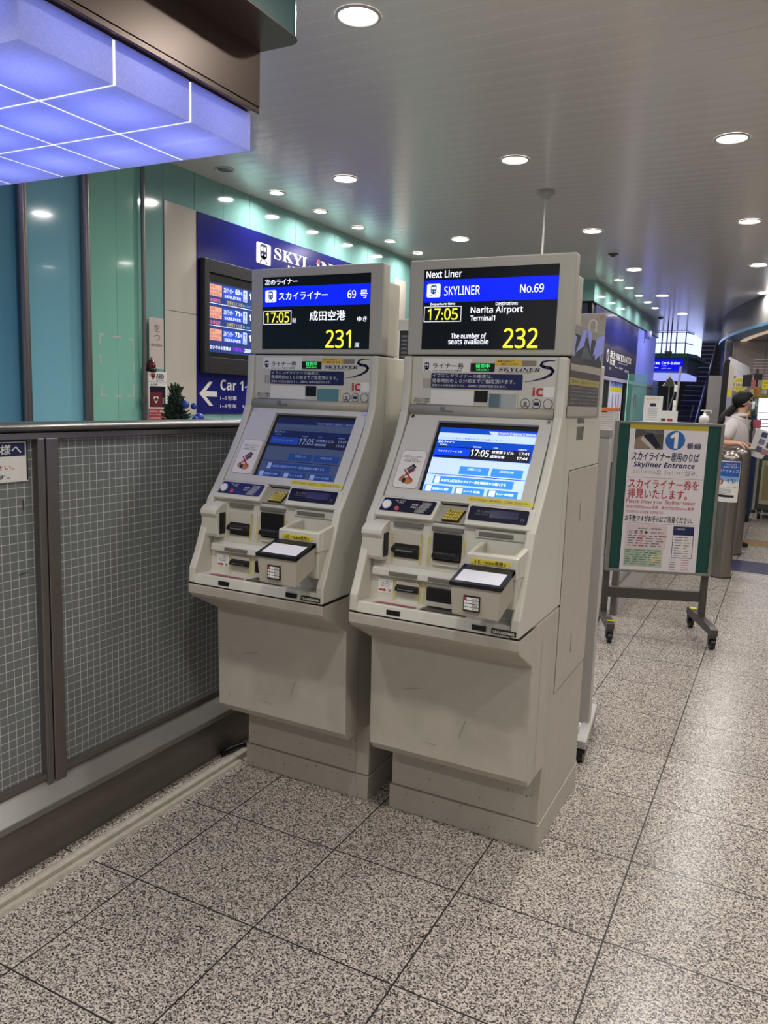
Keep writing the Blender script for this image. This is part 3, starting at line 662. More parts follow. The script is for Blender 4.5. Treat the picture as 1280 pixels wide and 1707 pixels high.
    gs = G((X(0), 1.9515, 0), (1, 0, 0), (0, 0, 1)); gs.text('↓Ｅ－ticket専用↓', .394, .9875, .484, .9985, BLKP, bold=.0003); gs.build('lettering', yb)
    # hanging ticket bin with open top and black rim
    BM = mat('bin_beige', 'a9a294', .45)
    bx0, bx1, fy, by = .370, .510, 1.843, 1.945
    bb = MB()
    z_f, z_b = .952, .979
    bb.hexa([(X(bx0 + .006), fy + .004, .866), (X(bx1 - .004), fy + .004, .864), (X(bx1), by, .905), (X(bx0 + .004), by, .905), (X(bx0), fy, z_f), (X(bx1), fy, z_f), (X(bx1), by, z_b), (X(bx0), by, z_b)], BM)
    bo = bb.build('return_bin', root, bevel=.004)
    inn = MB(); inn.add([(X(bx0 + .006), fy + .006, z_f + .004), (X(bx1 - .006), fy + .006, z_f + .004), (X(bx1 - .006), by - .004, z_b + .0015), (X(bx0 + .006), by - .004, z_b + .0015)], [(0, 1, 2, 3)], mat('bin_white_lining', 'd8d6da', .3)); inn.build('lining', bo)
    rm_ = MB()
    for (a0, a1, b0, b1) in ((bx0 - .002, bx1 + .002, fy - .003, fy + .009), (bx0 - .002, bx1 + .002, by - .026, by + .001), (bx0 - .002, bx0 + .007, fy, by), (bx1 - .009, bx1 + .002, fy, by)):
        za, zb = z_f + (b0 - fy) / (by - fy) * (z_b - z_f), z_f + (b1 - fy) / (by - fy) * (z_b - z_f)
        rm_.hexa([(X(a0), b0, za - .006), (X(a1), b0, za - .006), (X(a1), b1, zb - .006), (X(a0), b1, zb - .006), (X(a0), b0, za + .004), (X(a1), b0, za + .004), (X(a1), b1, zb + .004), (X(a0), b1, zb + .004)], BLACK)
    rm_.build('bin_rim', bo)
    tg = MB().box(X(.410), X(.455), fy - .0022, fy + .004, .882, .924, BLKP).build('bin_label', bo)
    gs = G((X(0), fy - .0022, 0), (1, 0, 0), (0, 0, 1))
    for i, t in enumerate(('受付番号', '発行日', '管理者', '区分')):
        z0 = .916 - i * .0088; gs.rect(.4125, z0 - .003, .4175, z0 + .004, REDP if i == 0 else WHITE); gs.rect(.419, z0 - .003, .4525, z0 + .004, WHITE); gs.text(t, .435, z0 - .002, .451, z0 + .003, BLKP, 2)
    gs.build('label_print', bo)
    return root

machine(-1.731, False, 'cream ticket machine showing 231 seats in Japanese, left of the pair')
machine(-1.112, True, 'cream ticket machine with lit touch screen showing 232 seats in English')

# plastic sleeve hung on the right machine's side
CLEAR = glass_mat('clear_film', 'd8dade', .12, .06)
sl = thing('document_sleeve', 'clear plastic sleeve of printed sheets hung on the machine side', 'document sleeve', (-.582, 2.31, 1.38))
MB().box(-.5838, -.5828, 2.31, 2.735, 1.38, 1.655, mat('paper_grey', '8b877f', .5)).build('backing_card', sl)
gs = G((-.5828, 0, 0), (0, 1, 0), (0, 0, 1))
gs.rect(2.312, 1.545, 2.72, 1.628, mat('night_print', '1c2233', .4)); 
LIL = mat('lilac_reflection', '9aa4fa', .4)  # bright lilac reflections on the sleeve, painted as flat colour patches
for pl in ([(2.312, 1.625), (2.36, 1.622), (2.345, 1.585), (2.352, 1.566), (2.335, 1.562), (2.312, 1.575)], [(2.36, 1.575), (2.455, 1.600), (2.485, 1.652), (2.435, 1.648), (2.40, 1.61), (2.345, 1.565)], [(2.485, 1.652), (2.555, 1.652), (2.545, 1.590), (2.52, 1.612)], [(2.58, 1.578), (2.63, 1.640), (2.735, 1.655), (2.735, 1.60), (2.71, 1.59), (2.70, 1.565), (2.675, 1.585), (2.62, 1.566), (2.61, 1.585)]): gs.poly(pl, LIL, 1)
gs.poly([(2.42, 1.562), (2.47, 1.61), (2.58, 1.565)], mat('green_grey_print', '3c5552', .5), 2); gs.rect(2.312, 1.541, 2.46, 1.562, mat('plum_print', '3a3034', .5), 2)
gs.rect(2.312, 1.521, 2.72, 1.543, mat('pale_band', 'a8a096', .5), 2); gs.rect(2.31, 1.500, 2.71, 1.521, mat('plum_print', '3a3034', .5), 1); gs.rect(2.31, 1.479, 2.70, 1.5005, mat('mustard_print', 'b0a04a', .5), 1)
gs.rect(2.31, 1.415, 2.70, 1.479, mat('plum_print', '3a3034', .5), 1); gs.rect(2.30, 1.385, 2.70, 1.415, mat('pale_band', 'a8a096', .5), 1)
gs.text('お知らせ ご案内 スカイライナー', 2.33, 1.4835, 2.68, 1.4965, BLKP, 2)
rs = random.Random(2)
for i in range(5):
    for j in range(14): gs.rect(2.33 + j * .026, 1.423 + i * .0115, 2.33 + j * .026 + rs.uniform(.008, .022), 1.4275 + i * .0115, GREYP, 2)
gs.build('printed_sheet', sl)
MB().box(-.5805, -.5795, 2.305, 2.745, 1.376, 1.662, CLEAR).build('plastic_film', sl)

# small vented cabinet seen between the two machines
vc = thing('vented_cabinet', 'black vented cabinet with cream top between the two machine heads', 'cabinet', (-1.36, 2.9, 0))
MB().box(-1.42, -1.27, 2.86, 3.1, 0, 1.69, mat('vent_black', '2c2a28', .5)).build('body', vc, bevel=.003)
MB().box(-1.424, -1.266, 2.855, 3.105, 1.69, 1.735, CREAM2).build('lid', vc, bevel=.003)
gs = G((0, 2.86, 0), (1, 0, 0), (0, 0, 1))
for i in range(10):
    for j in range(4): gs.rect(-1.41 + j * .035, 1.52 + i * .016, -1.385 + j * .035, 1.528 + i * .016, GREYP)
gs.build('vent_slots', vc)
# power cable lying between the machines
cb = MB().path([(-1.195, 2.50, .012), (-1.18, 2.46, .014), (-1.15, 2.49, .05), (-1.13, 2.54, .09), (-1.135, 2.60, .02)], .008, BLACK)
cb.path([(-1.2, 2.44, .01), (-1.16, 2.43, .012), (-1.12, 2.47, .01)], .006, GREYP); cb.box(-1.165, -1.135, 2.50, 2.54, .06, .11, BLACK)
tag(cb.build('power_cable'), 'black power cable and plug on the floor between the two machines', 'cable')

# ================================================================== FENCE, CABLE COVER
fe = thing('glass_fence', 'waist-high steel railing with gridded glass panels on the left', 'fence', (-1.91, 1.5, 0))
k = MB(); rp = [(-1.945 + .0 + .035 + .042 * math.cos(a), 1.305 + .016 * math.sin(a)) for a in [2 * PI * i / 20 for i in range(20)]]
k.prism(rp, -1.2, 2.82, STEEL, axis='y', smooth=True); k.build('handrail', fe)
MB().box(-1.935, -1.885, -1.2, 2.82, 1.272, 1.29, STEELD).build('top_rail', fe, bevel=.002)
for a, b in ((1.512, 1.536), (1.540, 1.583)): MB().box(-1.93, -1.882, a, b, .13, 1.275, STEELD).build('post', fe, bevel=.003)
MB().box(-1.93, -1.882, 2.78, 2.82, .13, 1.275, STEELD).build('post', fe, bevel=.003)
MB().box(-1.93, -1.886, -1.2, 1.512, .245, .262, STEELD).box(-1.93, -1.886, 1.583, 2.78, .245, .262, STEELD).build('glazing_bead', fe)
MB().box(-1.917, -1.908, -1.2, 1.512, .25, 1.273, GRID).build('glass_panel', fe); MB().box(-1.917, -1.908, 1.583, 2.78, .25, 1.273, GRID).build('glass_panel', fe)
k = MB().prism([(-1.94, .245), (-1.90, .245), (-1.845, .185), (-1.845, .165), (-1.94, .165)], -1.2, 2.82, mat('satin_steel_ledge', '8c8984', .35, .6), axis='y'); k.build('sill', fe, bevel=.002)
MB().box(-1.94, -1.872, -1.2, 2.82, 0, .165, mat('plinth_steel', '767069', .4, .6, noise=.15, nscale=8)).build('plinth', fe, bevel=.001)
# marks on the glass
gs = G((-1.908, 0, 0), (0, 1, 0), (0, 0, 1)); gs.rect(1.475, 1.07, 1.481, 1.10, DARK); gs.line(1.455, .885, 1.485, .888, .004, DARK); gs.build('tape_marks', fe)
# notice on the fence
nb = thing('notice_plate', 'white notice plate with navy heading on the glass fence', 'notice', (-1.9, 1.35, 1.2))
MB().box(-1.906, -1.902, 1.05, 1.493, 1.153, 1.277, WHITE).build('plate', nb, bevel=.001)
gs = G((-1.902, 0, 0), (0, 1, 0), (0, 0, 1))
gs.rr(1.06, 1.155, 1.4925, 1.271, .006, BLKP); gs.rect(1.0, 1.155, 1.487, 1.266, WHITE, 1)
gs.rect(1.0, 1.226, 1.483, 1.263, NAVY, 2); gs.text('ご利用のお客様へ', 1.20, 1.231, 1.470, 1.259, WHITE, 3, bold=.0008, shear=.1); gs.text('お手を触れないで下さい。', 1.16, 1.188, 1.448, 1.203, REDP, 3); gs.text('危険です。', 1.30, 1.163, 1.432, 1.176, BLKP, 3)
gs.build('notice_print', nb)
cc = thing('cable_cover', 'worn white cable cover strip along the floor by the fence', 'cable cover', (-1.79, 1.8, 0))
wmat = mat('worn_white', 'aaa496', .6, noise=.35, nscale=55)
MB().prism([(-1.815, 0), (-1.808, .022), (-1.793, .026), (-1.778, .022), (-1.775, .0)], -1.0, 2.37, wmat, axis='y').build('raised_cover', cc, bevel=.002)
MB().prism([(-1.774, 0), (-1.774, .010), (-1.757, .010), (-1.752, 0)], -1.0, 2.30, wmat, axis='y').build('edge_strip', cc)
MB().box(-1.7765, -1.772, -1.0, 2.30, 0, .006, BLACK).build('groove', cc)
tag(MB().path([(-1.86, 2.30, .012), (-1.84, 2.36, .02), (-1.83, 2.42, .012), (-1.80, 2.44, .012)], .010, BLACK).build('cable_end'), 'black cable end on the floor behind the left machine corner', 'cable')

# ================================================================== LIT CANOPY (upper left)
ca = thing('light_canopy', 'brown and teal canopy with glowing blue glass tiles underneath, upper left', 'canopy', (-1.637, 2.158, 2.2))
gap = .010; step = .2905
for i in range(6):
    for j in range(3):
        x1 = -1.637 - i * step; y1 = 2.158 - j * step
        x0, y0 = x1 - step + gap, y1 - step + gap
        k = MB(); k.box(x0, x1, y0, y1, 2.20, 2.313, GLOW); k.f.pop(5); k.m.pop(5); k.smooth.pop(5)      # open at the top, like a glass tray
        gt_ = k.build('glass_tile', ca)
        ld = bpy.data.lights.new('tile_lamp', 'AREA'); ld.shape = 'DISK'; ld.size = .17; ld.energy = TILE_W; ld.color = (.42, .47, 1.0); lo = bpy.data.objects.new('tile_lamp', ld); COL.objects.link(lo); lo.parent = ca; lo.location = Vector(((x0 + x1) / 2, (y0 + y1) / 2, 2.30)) - wl(ca)
MB().box(-1.637 - 6 * step + .02, -1.637 - .012, 2.158 - 3 * step + .012, 2.158 - .012, 2.3131, 2.3138, em('gap_light', '9fabff', 1.35)).build('lamp_sheet', ca)
LED = em('led_strip', 'e4e8ff', 1.5)
for i in range(1, 6):
    xg = -1.637 - i * step + gap / 2 + step - step
    MB().box(xg - .0035 + .0, xg + .0035, 2.158 - 3 * step + gap, 2.158, 2.201, 2.209, LED).build('led_strip', ca)
for j in range(1, 3):
    yg = 2.158 - j * step + gap / 2
    MB().box(-1.637 - 6 * step + gap, -1.640, yg - .0035, yg + .0035, 2.2012, 2.2092, LED).box(-1.6405, -1.637, yg - .0035, yg + .0035, 2.201, 2.31, LED).build('led_strip', ca)
MB().box(-3.4, -1.645, 1.292, 2.150, 2.3135, 2.33, BROWN).build('tile_frame', ca)
fa = MB().box(-3.4, -1.60, 1.262, 2.158, 2.322, 2.50, BROWN).box(-1.608, -1.60, 1.262, 2.158, 2.263 + .045, 2.33, BROWN); fa.build('fascia', ca, bevel=.002)
pr = [(-3.4, 1.10), (-1.50, 1.10)]
for k_ in range(7):
    a = math.radians(-90 + 15 * k_); pr.append((-1.50 + .05 * math.cos(a), 1.15 + .05 * math.sin(a)))
for k_ in range(7):
    a = math.radians(15 * k_); pr.append((-1.50 + .05 * math.cos(a), 2.12 + .05 * math.sin(a)))
pr.append((-3.4, 2.17))
MB().prism(pr, 2.50, 2.612, TEALS, axis='z').build('roof_slab', ca)
MB().prism([(a_ + (.006 if a_ > -3 else 0), b_) for a_, b_ in pr], 2.499, 2.5005, BROWN, axis='z').build('slab_soffit', ca)
MB().box(-3.4, -1.95, 1.2, 2.05, 2.612, ZC, em('box_glow', 'aab4ff', 1.2)).build('light_box', ca)

# ================================================================== LEFT WALL FITTINGS
XS = -3.95
sg = thing('direction_sign', 'large blue wall sign with white lettering and arrow behind the left machine', 'sign', (XS, 6, 1.25))
MB().box(XW, XS, 4.588, 7.68, 1.255, 2.717, SIGNB).build('sign_board', sg, bevel=.002)
gs = G((XS, 0, 0), (0, 1, 0), (0, 0, 1))
gs.rr(5.300, 2.475, 5.498, 2.640, .015, WHITE); train_icon(gs, 5.32, 2.485, 5.478, 2.632, NAVY, WHITE, 1)
gs.build('train_logo', sg); gs = G((XS, 0, 0), (0, 1, 0), (0, 0, 1))
gs.text(serif('SKYL'), 5.55, 2.545, 6.10, 2.637, WHITE, bold=.003); gs.text(serif('iNER'), 6.20, 2.545, 6.85, 2.645, WHITE, bold=.003); gs.disc(6.245, 2.632, .024, REDP, 2)
gs.text('KEISEI SKYLINER', 5.75, 2.50, 6.5, 2.525, WHITE)
gs.build('brand_lettering', sg); gs = G((XS, 0, 0), (0, 1, 0), (0, 0, 1))
gs.poly([(4.610, 1.408), (4.720, 1.500), (4.762, 1.500), (4.685, 1.428), (4.815, 1.428), (4.815, 1.388), (4.685, 1.388), (4.770, 1.318), (4.725, 1.318)], WHITE)
gs.build('arrow', sg); gs = G((XS, 0, 0), (0, 1, 0), (0, 0, 1))
gs.text(sansb('Car 1~5 door'), 4.855, 1.440, 5.62, 1.525, WHITE, bold=0); gs.text('1~5号車', 4.855, 1.362, 5.06, 1.396, WHITE, bold=.001); gs.text('1~5号车    1~5호차', 4.855, 1.301, 5.33, 1.333, WHITE, bold=.001)
gs.build('car_lettering', sg)
mn = thing('departure_monitor', 'black framed departure monitor listing three trains on the blue sign', 'monitor', (XS, 5.2, 1.55))
k = MB(); XM = XS + .052
MB().box(XS + .002, XM - .02, 4.612, 5.80, 1.565, 2.395, mat('monitor_casing', '232325', .4)).build('casing', mn, bevel=.003)
k = MB()
k.box(XM - .02, XM, 4.612, 4.665, 1.565, 2.395, mat('monitor_casing', '232325', .4)).box(XM - .02, XM, 4.665, 5.8, 2.30, 2.395, mat('monitor_casing', '232325', .4)).box(XM - .02, XM, 4.665, 5.8, 1.565, 1.685, mat('monitor_casing', '232325', .4))
k.build('bezel', mn, bevel=.004)
gs = G((XM, 0, 0), (0, 1, 0), (0, 0, 1))
for zz in ((2.33, 2.355), (1.605, 1.63)):
    gs = G((XM, 0, 0), (0, 1, 0), (0, 0, 1))
    for yy in (4.75, 5.0, 5.25):
        for z in zz: gs.rect(yy, z, yy + .2, z + .012, BLKP)
    gs.build('vent_slots', mn)
scn = MB().box(XM - .022, XM - .018, 4.665, 5.8, 1.685, 2.30, BLACK).build('screen', mn)
gs = G((XM - .018, 0, 0), (0, 1, 0), (0, 0, 1))
LB = em('board_slate', '23356a', .9); LBL = em('board_blue', '2446b4', .9); LP = em('board_salmon', 'cf9484', .75); LW = em('board_white', 'e8ecff', .9); LY = em('board_straw', 'b9ab78', .9); LPK = em('board_pink', 'e87890', .9); LC = em('board_cyan', '58b0b8', .9); LV = em('board_violet', '8a30e0', .9)
gs.rect(4.683, 1.722, 5.78, 2.235, LB)
for i, no in enumerate(('69', '71', '73')):
    z = 2.222 - i * .163
    gs.rect(4.686, z - .085, 4.826, z, LP, 1); gs.text('成田', 4.695, z - .025, 4.745, z - .006, REDP, 2); gs.text('スカイアクセス線', 4.692, z - .055, 4.820, z - .033, BLKP, 2); gs.text('SKY ACCESS', 4.695, z - .078, 4.80, z - .062, REDP, 2)
    gs.rect(4.842, z - .088, 5.085, z, LBL, 1); gs.text('スカイライナー', 4.848, z - .045, 4.965, z - .008, LW, 2, bold=.001); gs.text(sansb(no), 4.99, z - .042, 5.045, z - .003, LW, 2); gs.text('号', 5.052, z - .042, 5.078, z - .016, LW, 2); gs.text(serif('SKYLINER'), 4.86, z - .082, 5.06, z - .060, LW, 2)
    gs.rr(5.088, z - .088, 5.140, z + .004, .006, em('board_lilac', 'a8b6ff', .9), 1); gs.text(sansb('1'), 5.105, z - .05, 5.124, z - .008, LBL, 2); gs.text('番線', 5.097, z - .08, 5.132, z - .062, LBL, 2)
    gs.text(sansb('17:%s' % ('05', '25', '45')[i]), 5.165, z - .06, 5.34, z - .01, LW, 2)
    if i < 2:
        gs.text('全席指定', 4.69, z - .128, 4.81, z - .100, LPK, 2); gs.text('空港第２ビル着', 4.885, z - .130, 5.08, z - .100, LY, 2); gs.text('▶' + ('17:41', '18:01')[i], 5.09, z - .128, 5.18, z - .105, LC, 2); gs.rect(4.683, z - .140, 5.78, z - .136, LW, 1)
gs.text('おいでのお客様は', 4.69, 1.745, 4.935, 1.775, LW, 2, bold=.001); gs.text('「日暮里」', 4.95, 1.745, 5.085, 1.775, LV, 2, bold=.001); gs.text('（高砂のりば）', 5.10, 1.742, 5.33, 1.775, LW, 2, bold=.001)
gs.build('screen_graphics', scn)
# AED cabinet
AX = -3.915
ae = thing('aed_cabinet', 'white AED wall cabinet with a dark window and red label', 'AED cabinet', (XW, 4.07, 0))
MB().box(XW + .002, AX, 4.047, 4.228, .2, 1.547, WHITE).build('body', ae, bevel=.004)
gs = G((AX, 0, 0), (0, 1, 0), (0, 0, 1))
HR = mat('heart_red', 'b83a2c', .4)
gs.disc(4.083, 1.522, .013, HR); gs.disc(4.102, 1.522, .013, HR); gs.poly([(4.0715, 1.517), (4.1135, 1.517), (4.0925, 1.489)], HR); gs.build('heart_mark', ae)
gs = G((AX, 0, 0), (0, 1, 0), (0, 0, 1)); gs.text(sansb('AED'), 4.1199, 1.5022, 4.1970, 1.5326, BLKP); gs.text('自動体外式除細動器', 4.1199, 1.4869, 4.1970, 1.4940, BLKP); gs.build('heading', ae)
gs = G((AX, 0, 0), (0, 1, 0), (0, 0, 1)); gs.rect(4.0266, 1.4773, 4.2254, 1.4788, GREYP); gs.text('▲注意', 4.0671, 1.4555, 4.1331, 1.4687, BLKP); gs.rect(4.0316, 1.3267, 3.989, 1.3774, DARK); gs.build('cabinet_print', ae)
gs = G((AX, 0, 0), (0, 1, 0), (0, 0, 1)); gs.rect(4.0489, 1.2019, 4.2193, 1.2942, REDP); gs.text('緊急時以外、使用禁止', 4.0570, 1.2679, 4.2122, 1.2851, WHITE); gs.text('No non-emergency use', 4.0570, 1.2476, 4.2122, 1.2597, WHITE); gs.text('非紧急情况请勿使用', 4.0570, 1.2212, 4.2122, 1.2374, WHITE); gs.build('red_label', ae)
wn = MB().box(AX - .002, AX + .002, 4.0611, 4.2091, 1.3064, 1.4484, mat('smoky_window', '22242c', .1)).build('window', ae)
gs = G((AX + .002, 0, 0), (0, 1, 0), (0, 0, 1)); gs.rr(4.0631, 1.3094, 4.1767, 1.4078, .01, mat('case_red', '6e2430', .3)); gs.disc(4.1057, 1.3673, .013, WHITE, 1); gs.disc(4.1280, 1.3673, .013, WHITE, 1); gs.poly([(4.0935, 1.3622), (4.1402, 1.3622), (4.1168, 1.3297)], WHITE, 1); gs.disc(4.1168, 1.3602, .013, mat('case_red', '6e2430', .3), 2); gs.rect(4.1787, 1.3267, 4.1970, 1.3723, GREYP, 1); gs.build('device_case', wn)
lm_ = thing('beacon_lamp', 'dark red beacon lamp standing on top of the AED cabinet', 'beacon', (-3.932, 4.092, 1.545))
MB().lathe(-3.932, 4.092, [(.0005, 1.5475), (.036, 1.5475), (.036, 1.568), (.034, 1.570)], mat('beacon_base', '1c1416', .4)).build('base', lm_)
MB().lathe(-3.932, 4.092, [(.032, 1.570), (.032, 1.592), (.029, 1.609), (.021, 1.623), (.011, 1.631), (.0005, 1.633)], mat('beacon_red', '5c101c', .12, coat=.5)).build('dome', lm_)
MB().tube((-3.932, 4.092, 1.632), (-3.932, 4.092, 1.646), .008, GREYP).build('cap', lm_)
po = thing('wall_leaflet', 'pale leaflet on the teal wall above the red beacon lamp', 'leaflet', (XW + .03, 3.9, 1.75))
MB().box(XW + .030, XW + .034, 4.075, 4.215, 1.57, 1.915, mat('pinkish_paper', 'c8bcb4', .6)).build('sheet', po)
gs = G((XW + .034, 0, 0), (0, 1, 0), (0, 0, 1)); gs.text('を', 4.12, 1.82, 4.18, 1.87, GREYP); gs.text('つ', 4.12, 1.76, 4.18, 1.80, GREYP); gs.text('無料体験会', 4.09, 1.72, 4.20, 1.74, GREYP); gs.build('print', po)
MB().box(XW, XW + .031, 4.10, 4.18, 1.60, 1.62, GREYP).build('holder', po)
# little christmas tree
tr = thing('christmas_tree', 'small artificial christmas tree with blue ornaments beside the AED cabinet', 'christmas tree', (-3.6, 3.97, 0))
k = MB(); rs = random.Random(11); GN = mat('needle_green', '2a3d2c', .7)
for i in range(1100):
    z = rs.uniform(.55, 1.42) if i % 3 else rs.uniform(1.15, 1.42); rad = .022 + (1.45 - z) * .34; a = rs.uniform(0, 2 * PI); q = rs.uniform(.35, 1) * rad; c0 = Vector((-3.6, 3.97, z)); tip = c0 + Vector((math.cos(a) * q, math.sin(a) * q, rs.uniform(.01, .06))); k.tube(c0 + (tip - c0) * .25, tip, .008, GN, .004, n=5)
for a in range(7): k.tube((-3.6, 3.97, 1.36), (-3.6 + .05 * math.cos(a), 3.97 + .05 * math.sin(a), 1.45), .009, GN, .005, n=5)
k.build('branches', tr)
MB().tube((-3.6, 3.97, .3), (-3.6, 3.97, 1.38), .012, mat('trunk_brown', '3a2a20', .7)).build('trunk', tr)
MB().lathe(-3.6, 3.97, [(.0005, 0), (.10, 0), (.13, .3), (.0005, .3)], DARK).build('pot', tr)
BO = mat('blue_ornament', '2a49a8', .25)
for dx, dy, z, rr_ in ((.10, -.02, 1.335, .026), (.11, .05, 1.325, .022), (.12, .09, 1.25, .032), (.13, .04, 1.24, .022), (.11, .125, 1.235, .02)):
    k = MB(); k.lathe(-3.6 + dx, 3.97 + dy, [(.0005, z - rr_)] + [(rr_ * math.sin(PI * q / 8), z - rr_ * math.cos(PI * q / 8)) for q in range(1, 8)] + [(.0005, z + rr_)], BO, n=16); k.build('ornament', tr)

# ================================================================== CEILING FITTINGS
rod = thing('ceiling_rod', 'thin white rod hanging from a round ceiling mount above the right machine', 'ceiling rod', (-1.755, 5.887, ZC))
MB().lathe(-1.755, 5.887, [(.0005, ZC - .055), (.03, ZC - .055), (.045, ZC - .03), (.062, ZC - .025), (.062, ZC - .0005)], mat('mount_grey', 'a8a6a2', .4)).build('mount', rod)
MB().tube((-1.755, 5.887, 2.02), (-1.755, 5.887, ZC - .05), .008, WHITE).build('rod', rod)
for i, (x, yy) in enumerate(((-1.775, 8.48), (-2.16, 14.6))):
    k = MB().lathe(x, yy, [(.0005, ZC - .03), (.02, ZC - .028), (.028, ZC - .012), (.05, ZC - .010), (.05, ZC - .0005)], DARK)
    tag(k.build('smoke_detector'), ['small dark smoke detector on the ceiling behind the right machine', 'small dark smoke detector on the blue-lit far ceiling'][i], 'smoke detector', 'ceiling smoke detectors')
rod2 = thing('ceiling_camera', 'dome camera on twin ceiling poles in front of the far lit glass', 'camera', (-2.05, 15.4, ZC))
k = MB(); k.tube((-2.13, 15.4, 2.45), (-2.13, 15.4, ZC), .012, STEELD).tube((-2.06, 15.4, 2.45), (-2.06, 15.4, ZC), .012, STEELD); k.build('poles', rod2)
MB().lathe(-2.09, 15.4, [(.0005, 2.36), (.04, 2.375), (.06, 2.41), (.07, 2.45), (.0005, 2.46)], DARK).build('dome', rod2)

# ================================================================== SIGN STAND
ANG = math.atan2(.227, .593)
ss = thing('sign_stand', 'green wheeled notice board stand with ticket gate posters', 'notice board', (-.636, 5.003, 0), ANG)
SF = mat('stand_frame', '57524e', .4, .5)
FRM = mat('board_frame', '8f8d88', .35, .6)
k = MB(); k.box(-.315, .315, -.014, .014, .405, 1.33, mat('green_felt', '12423a', .85)); k.build('board', ss, local=True)
k = MB()
k.box(-.318, -.298, -.020, .02, .402, 1.334, FRM).box(.298, .318, -.020, .02, .402, 1.334, FRM).box(-.298, .298, -.020, .02, 1.318, 1.334, FRM).box(-.298, .298, -.020, .02, .402, .418, FRM); k.build('frame', ss, local=True, bevel=.002)
for x in (-.30, .30): MB().box(x - .020, x + .020, .021, .050, .12, 1.08, SF).build('leg', ss, local=True, bevel=.002)
MB().box(-.28, .28, .024, .058, .225, .290, SF).build('crossbar', ss, local=True, bevel=.002)
for x in (-.30, .30):
    f_ = MB().prism([(-.245, .085), (-.245, .125), (-.20, .135), (.26, .135), (.28, .125), (.28, .085)], x - .022, x + .022, SF).build('foot', ss, local=True, bevel=.002)
    MB().box(x - .02, x + .02, .19, .24, .136, .138, YELLOW).build('tape', f_, local=True)
    if x < 0: MB().box(x - .02, x + .02, -.22, -.20, .1345, .1365, YELLOW).build('tape', f_, local=True)
    for yy in (-.215, .245):
        k = MB(); k.tube((x - .012, yy, .034), (x + .012, yy, .034), .034, BLACK, n=20).tube((x - .014, yy, .034), (x + .014, yy, .034), .012, GREYP, n=12)
        k.box(x - .02, x - .014, yy - .012, yy + .02, .03, .08, BLACK).box(x + .014, x + .02, yy - .012, yy + .02, .03, .08, BLACK).box(x - .02, x + .02, yy - .018, yy + .022, .068, .086, DARK); k.build('caster', ss, local=True)
pp = MB().box(-.233, .225, -.0165, -.0142, .418, 1.318, mat('poster_paper', 'd6cfd0', .45)).build('poster', ss, local=True)
b = G((0, -.0165, 0), (1, 0, 0), (0, 0, 1))
b.rect(-.233, 1.290, .225, 1.318, mat('ochre_strip', 'b3a024', .5))
b.rect(-.200, 1.168, -.032, 1.288, mat('photo_dark', '4a4844', .4)); b.poly([(-.198, 1.17), (-.08, 1.17), (-.14, 1.26), (-.198, 1.23)], mat('photo_brown', '8a7466', .4), 1); b.poly([(-.155, 1.25), (-.10, 1.27), (-.045, 1.185), (-.075, 1.172)], mat('photo_navy', '20232e', .3), 2); b.poly([(-.155, 1.25), (-.075, 1.172), (-.10, 1.170), (-.165, 1.225)], mat('photo_white', 'b4b2ae', .3), 2)
for i in range(6): b.line(-.15 + i * .02, 1.283, -.09 + i * .011, 1.262, .004, GREYP, 1)
SB = mat('circle_blue', '2a62a8', .4)
b.disc(.037, 1.227, .058, SB); b.text(sansb('1'), .008, 1.180, .052, 1.275, WHITE, bold=.003); b.text('番線', .107, 1.178, .192, 1.214, NAVY, bold=.0018)
b.text('スカイライナー専用のりば', -.212, 1.097, .182, 1.153, NAVY, bold=.0014, shear=.12)
b.text(sansbi('Skyliner Entrance'), -.197, 1.050, .165, 1.092, NAVY, bold=.0003)
b.text(wide('Skyliner'), -.193, 1.015, -.085, 1.044, GREYP); b.text('入口', -.082, 1.016, -.034, 1.044, GREYP); b.text(wide('Skyliner'), -.010, 1.015, .098, 1.044, GREYP); b.text('입구,', .110, 1.014, .180, 1.046, GREYP)
b.rect(-.228, .994, .22, .9955, GREYP)
b.text('スカイライナー券を', -.217, .928, .198, .987, REDP, bold=.0018); b.text('拝見いたします。', -.217, .867, .135, .926, REDP, bold=.0018)
b.text('Please show your Skyliner ticket', -.222, .828, .186, .861, REDP); b.text('请出示您的Skyliner车票　請出示您的Skyliner車票', -.222, .800, .182, .823, REDP); b.text('스카이라이너 승차권을 보여주십시오.', -.222, .772, .005, .792, REDP)
b.text('お手数ですがお手元にご用意ください。', -.222, .722, .180, .761, BLKP, bold=.0012)
b.rect(-.23, .7115, .222, .713, GREYP)
b.rect(-.212, .556, .035, .706, mat('ticket_pink', 'cbbcbc', .5)); b.text('乗車券・特急券', -.14, .675, .0, .684, BLKP); b.text('日 暮 里 ▶', -.19, .645, -.075, .668, BLKP); b.text('成田空港（第１ビル）', -.06, .648, .02, .664, BLKP)
rs = random.Random(4)
for i in range(5):
    x = -.195
    while x < .0:
        q = rs.uniform(.012, .05); b.rect(x, .630 - i * .0155, x + q, .6365 - i * .0155, GREYP if rs.random() < .7 else REDP, 1); x += q + rs.uniform(.006, .02)
b.rect(-.212, .440, .020, .553, mat('ticket_green', 'a3b59c', .5)); b.rect(-.05, .462, .02, .52, mat('ticket_yellow', 'c2bd94', .5), 1)
for i in range(7):
    x = -.205
    while x < -.02:
        q = rs.uniform(.01, .045); b.rect(x, .540 - i * .0145, x + q, .5455 - i * .0145, mat('leaf_print', '5e7a5c', .5) if rs.random() < .6 else GREYP, 2); x += q + rs.uniform(.006, .02)
b.frame(.072, .505, .196, .703, .003, NAVY); b.rect(.075, .648, .193, .700, NAVY, 1); b.text('ご予約内容', .085, .680, .14, .692, WHITE, 2)
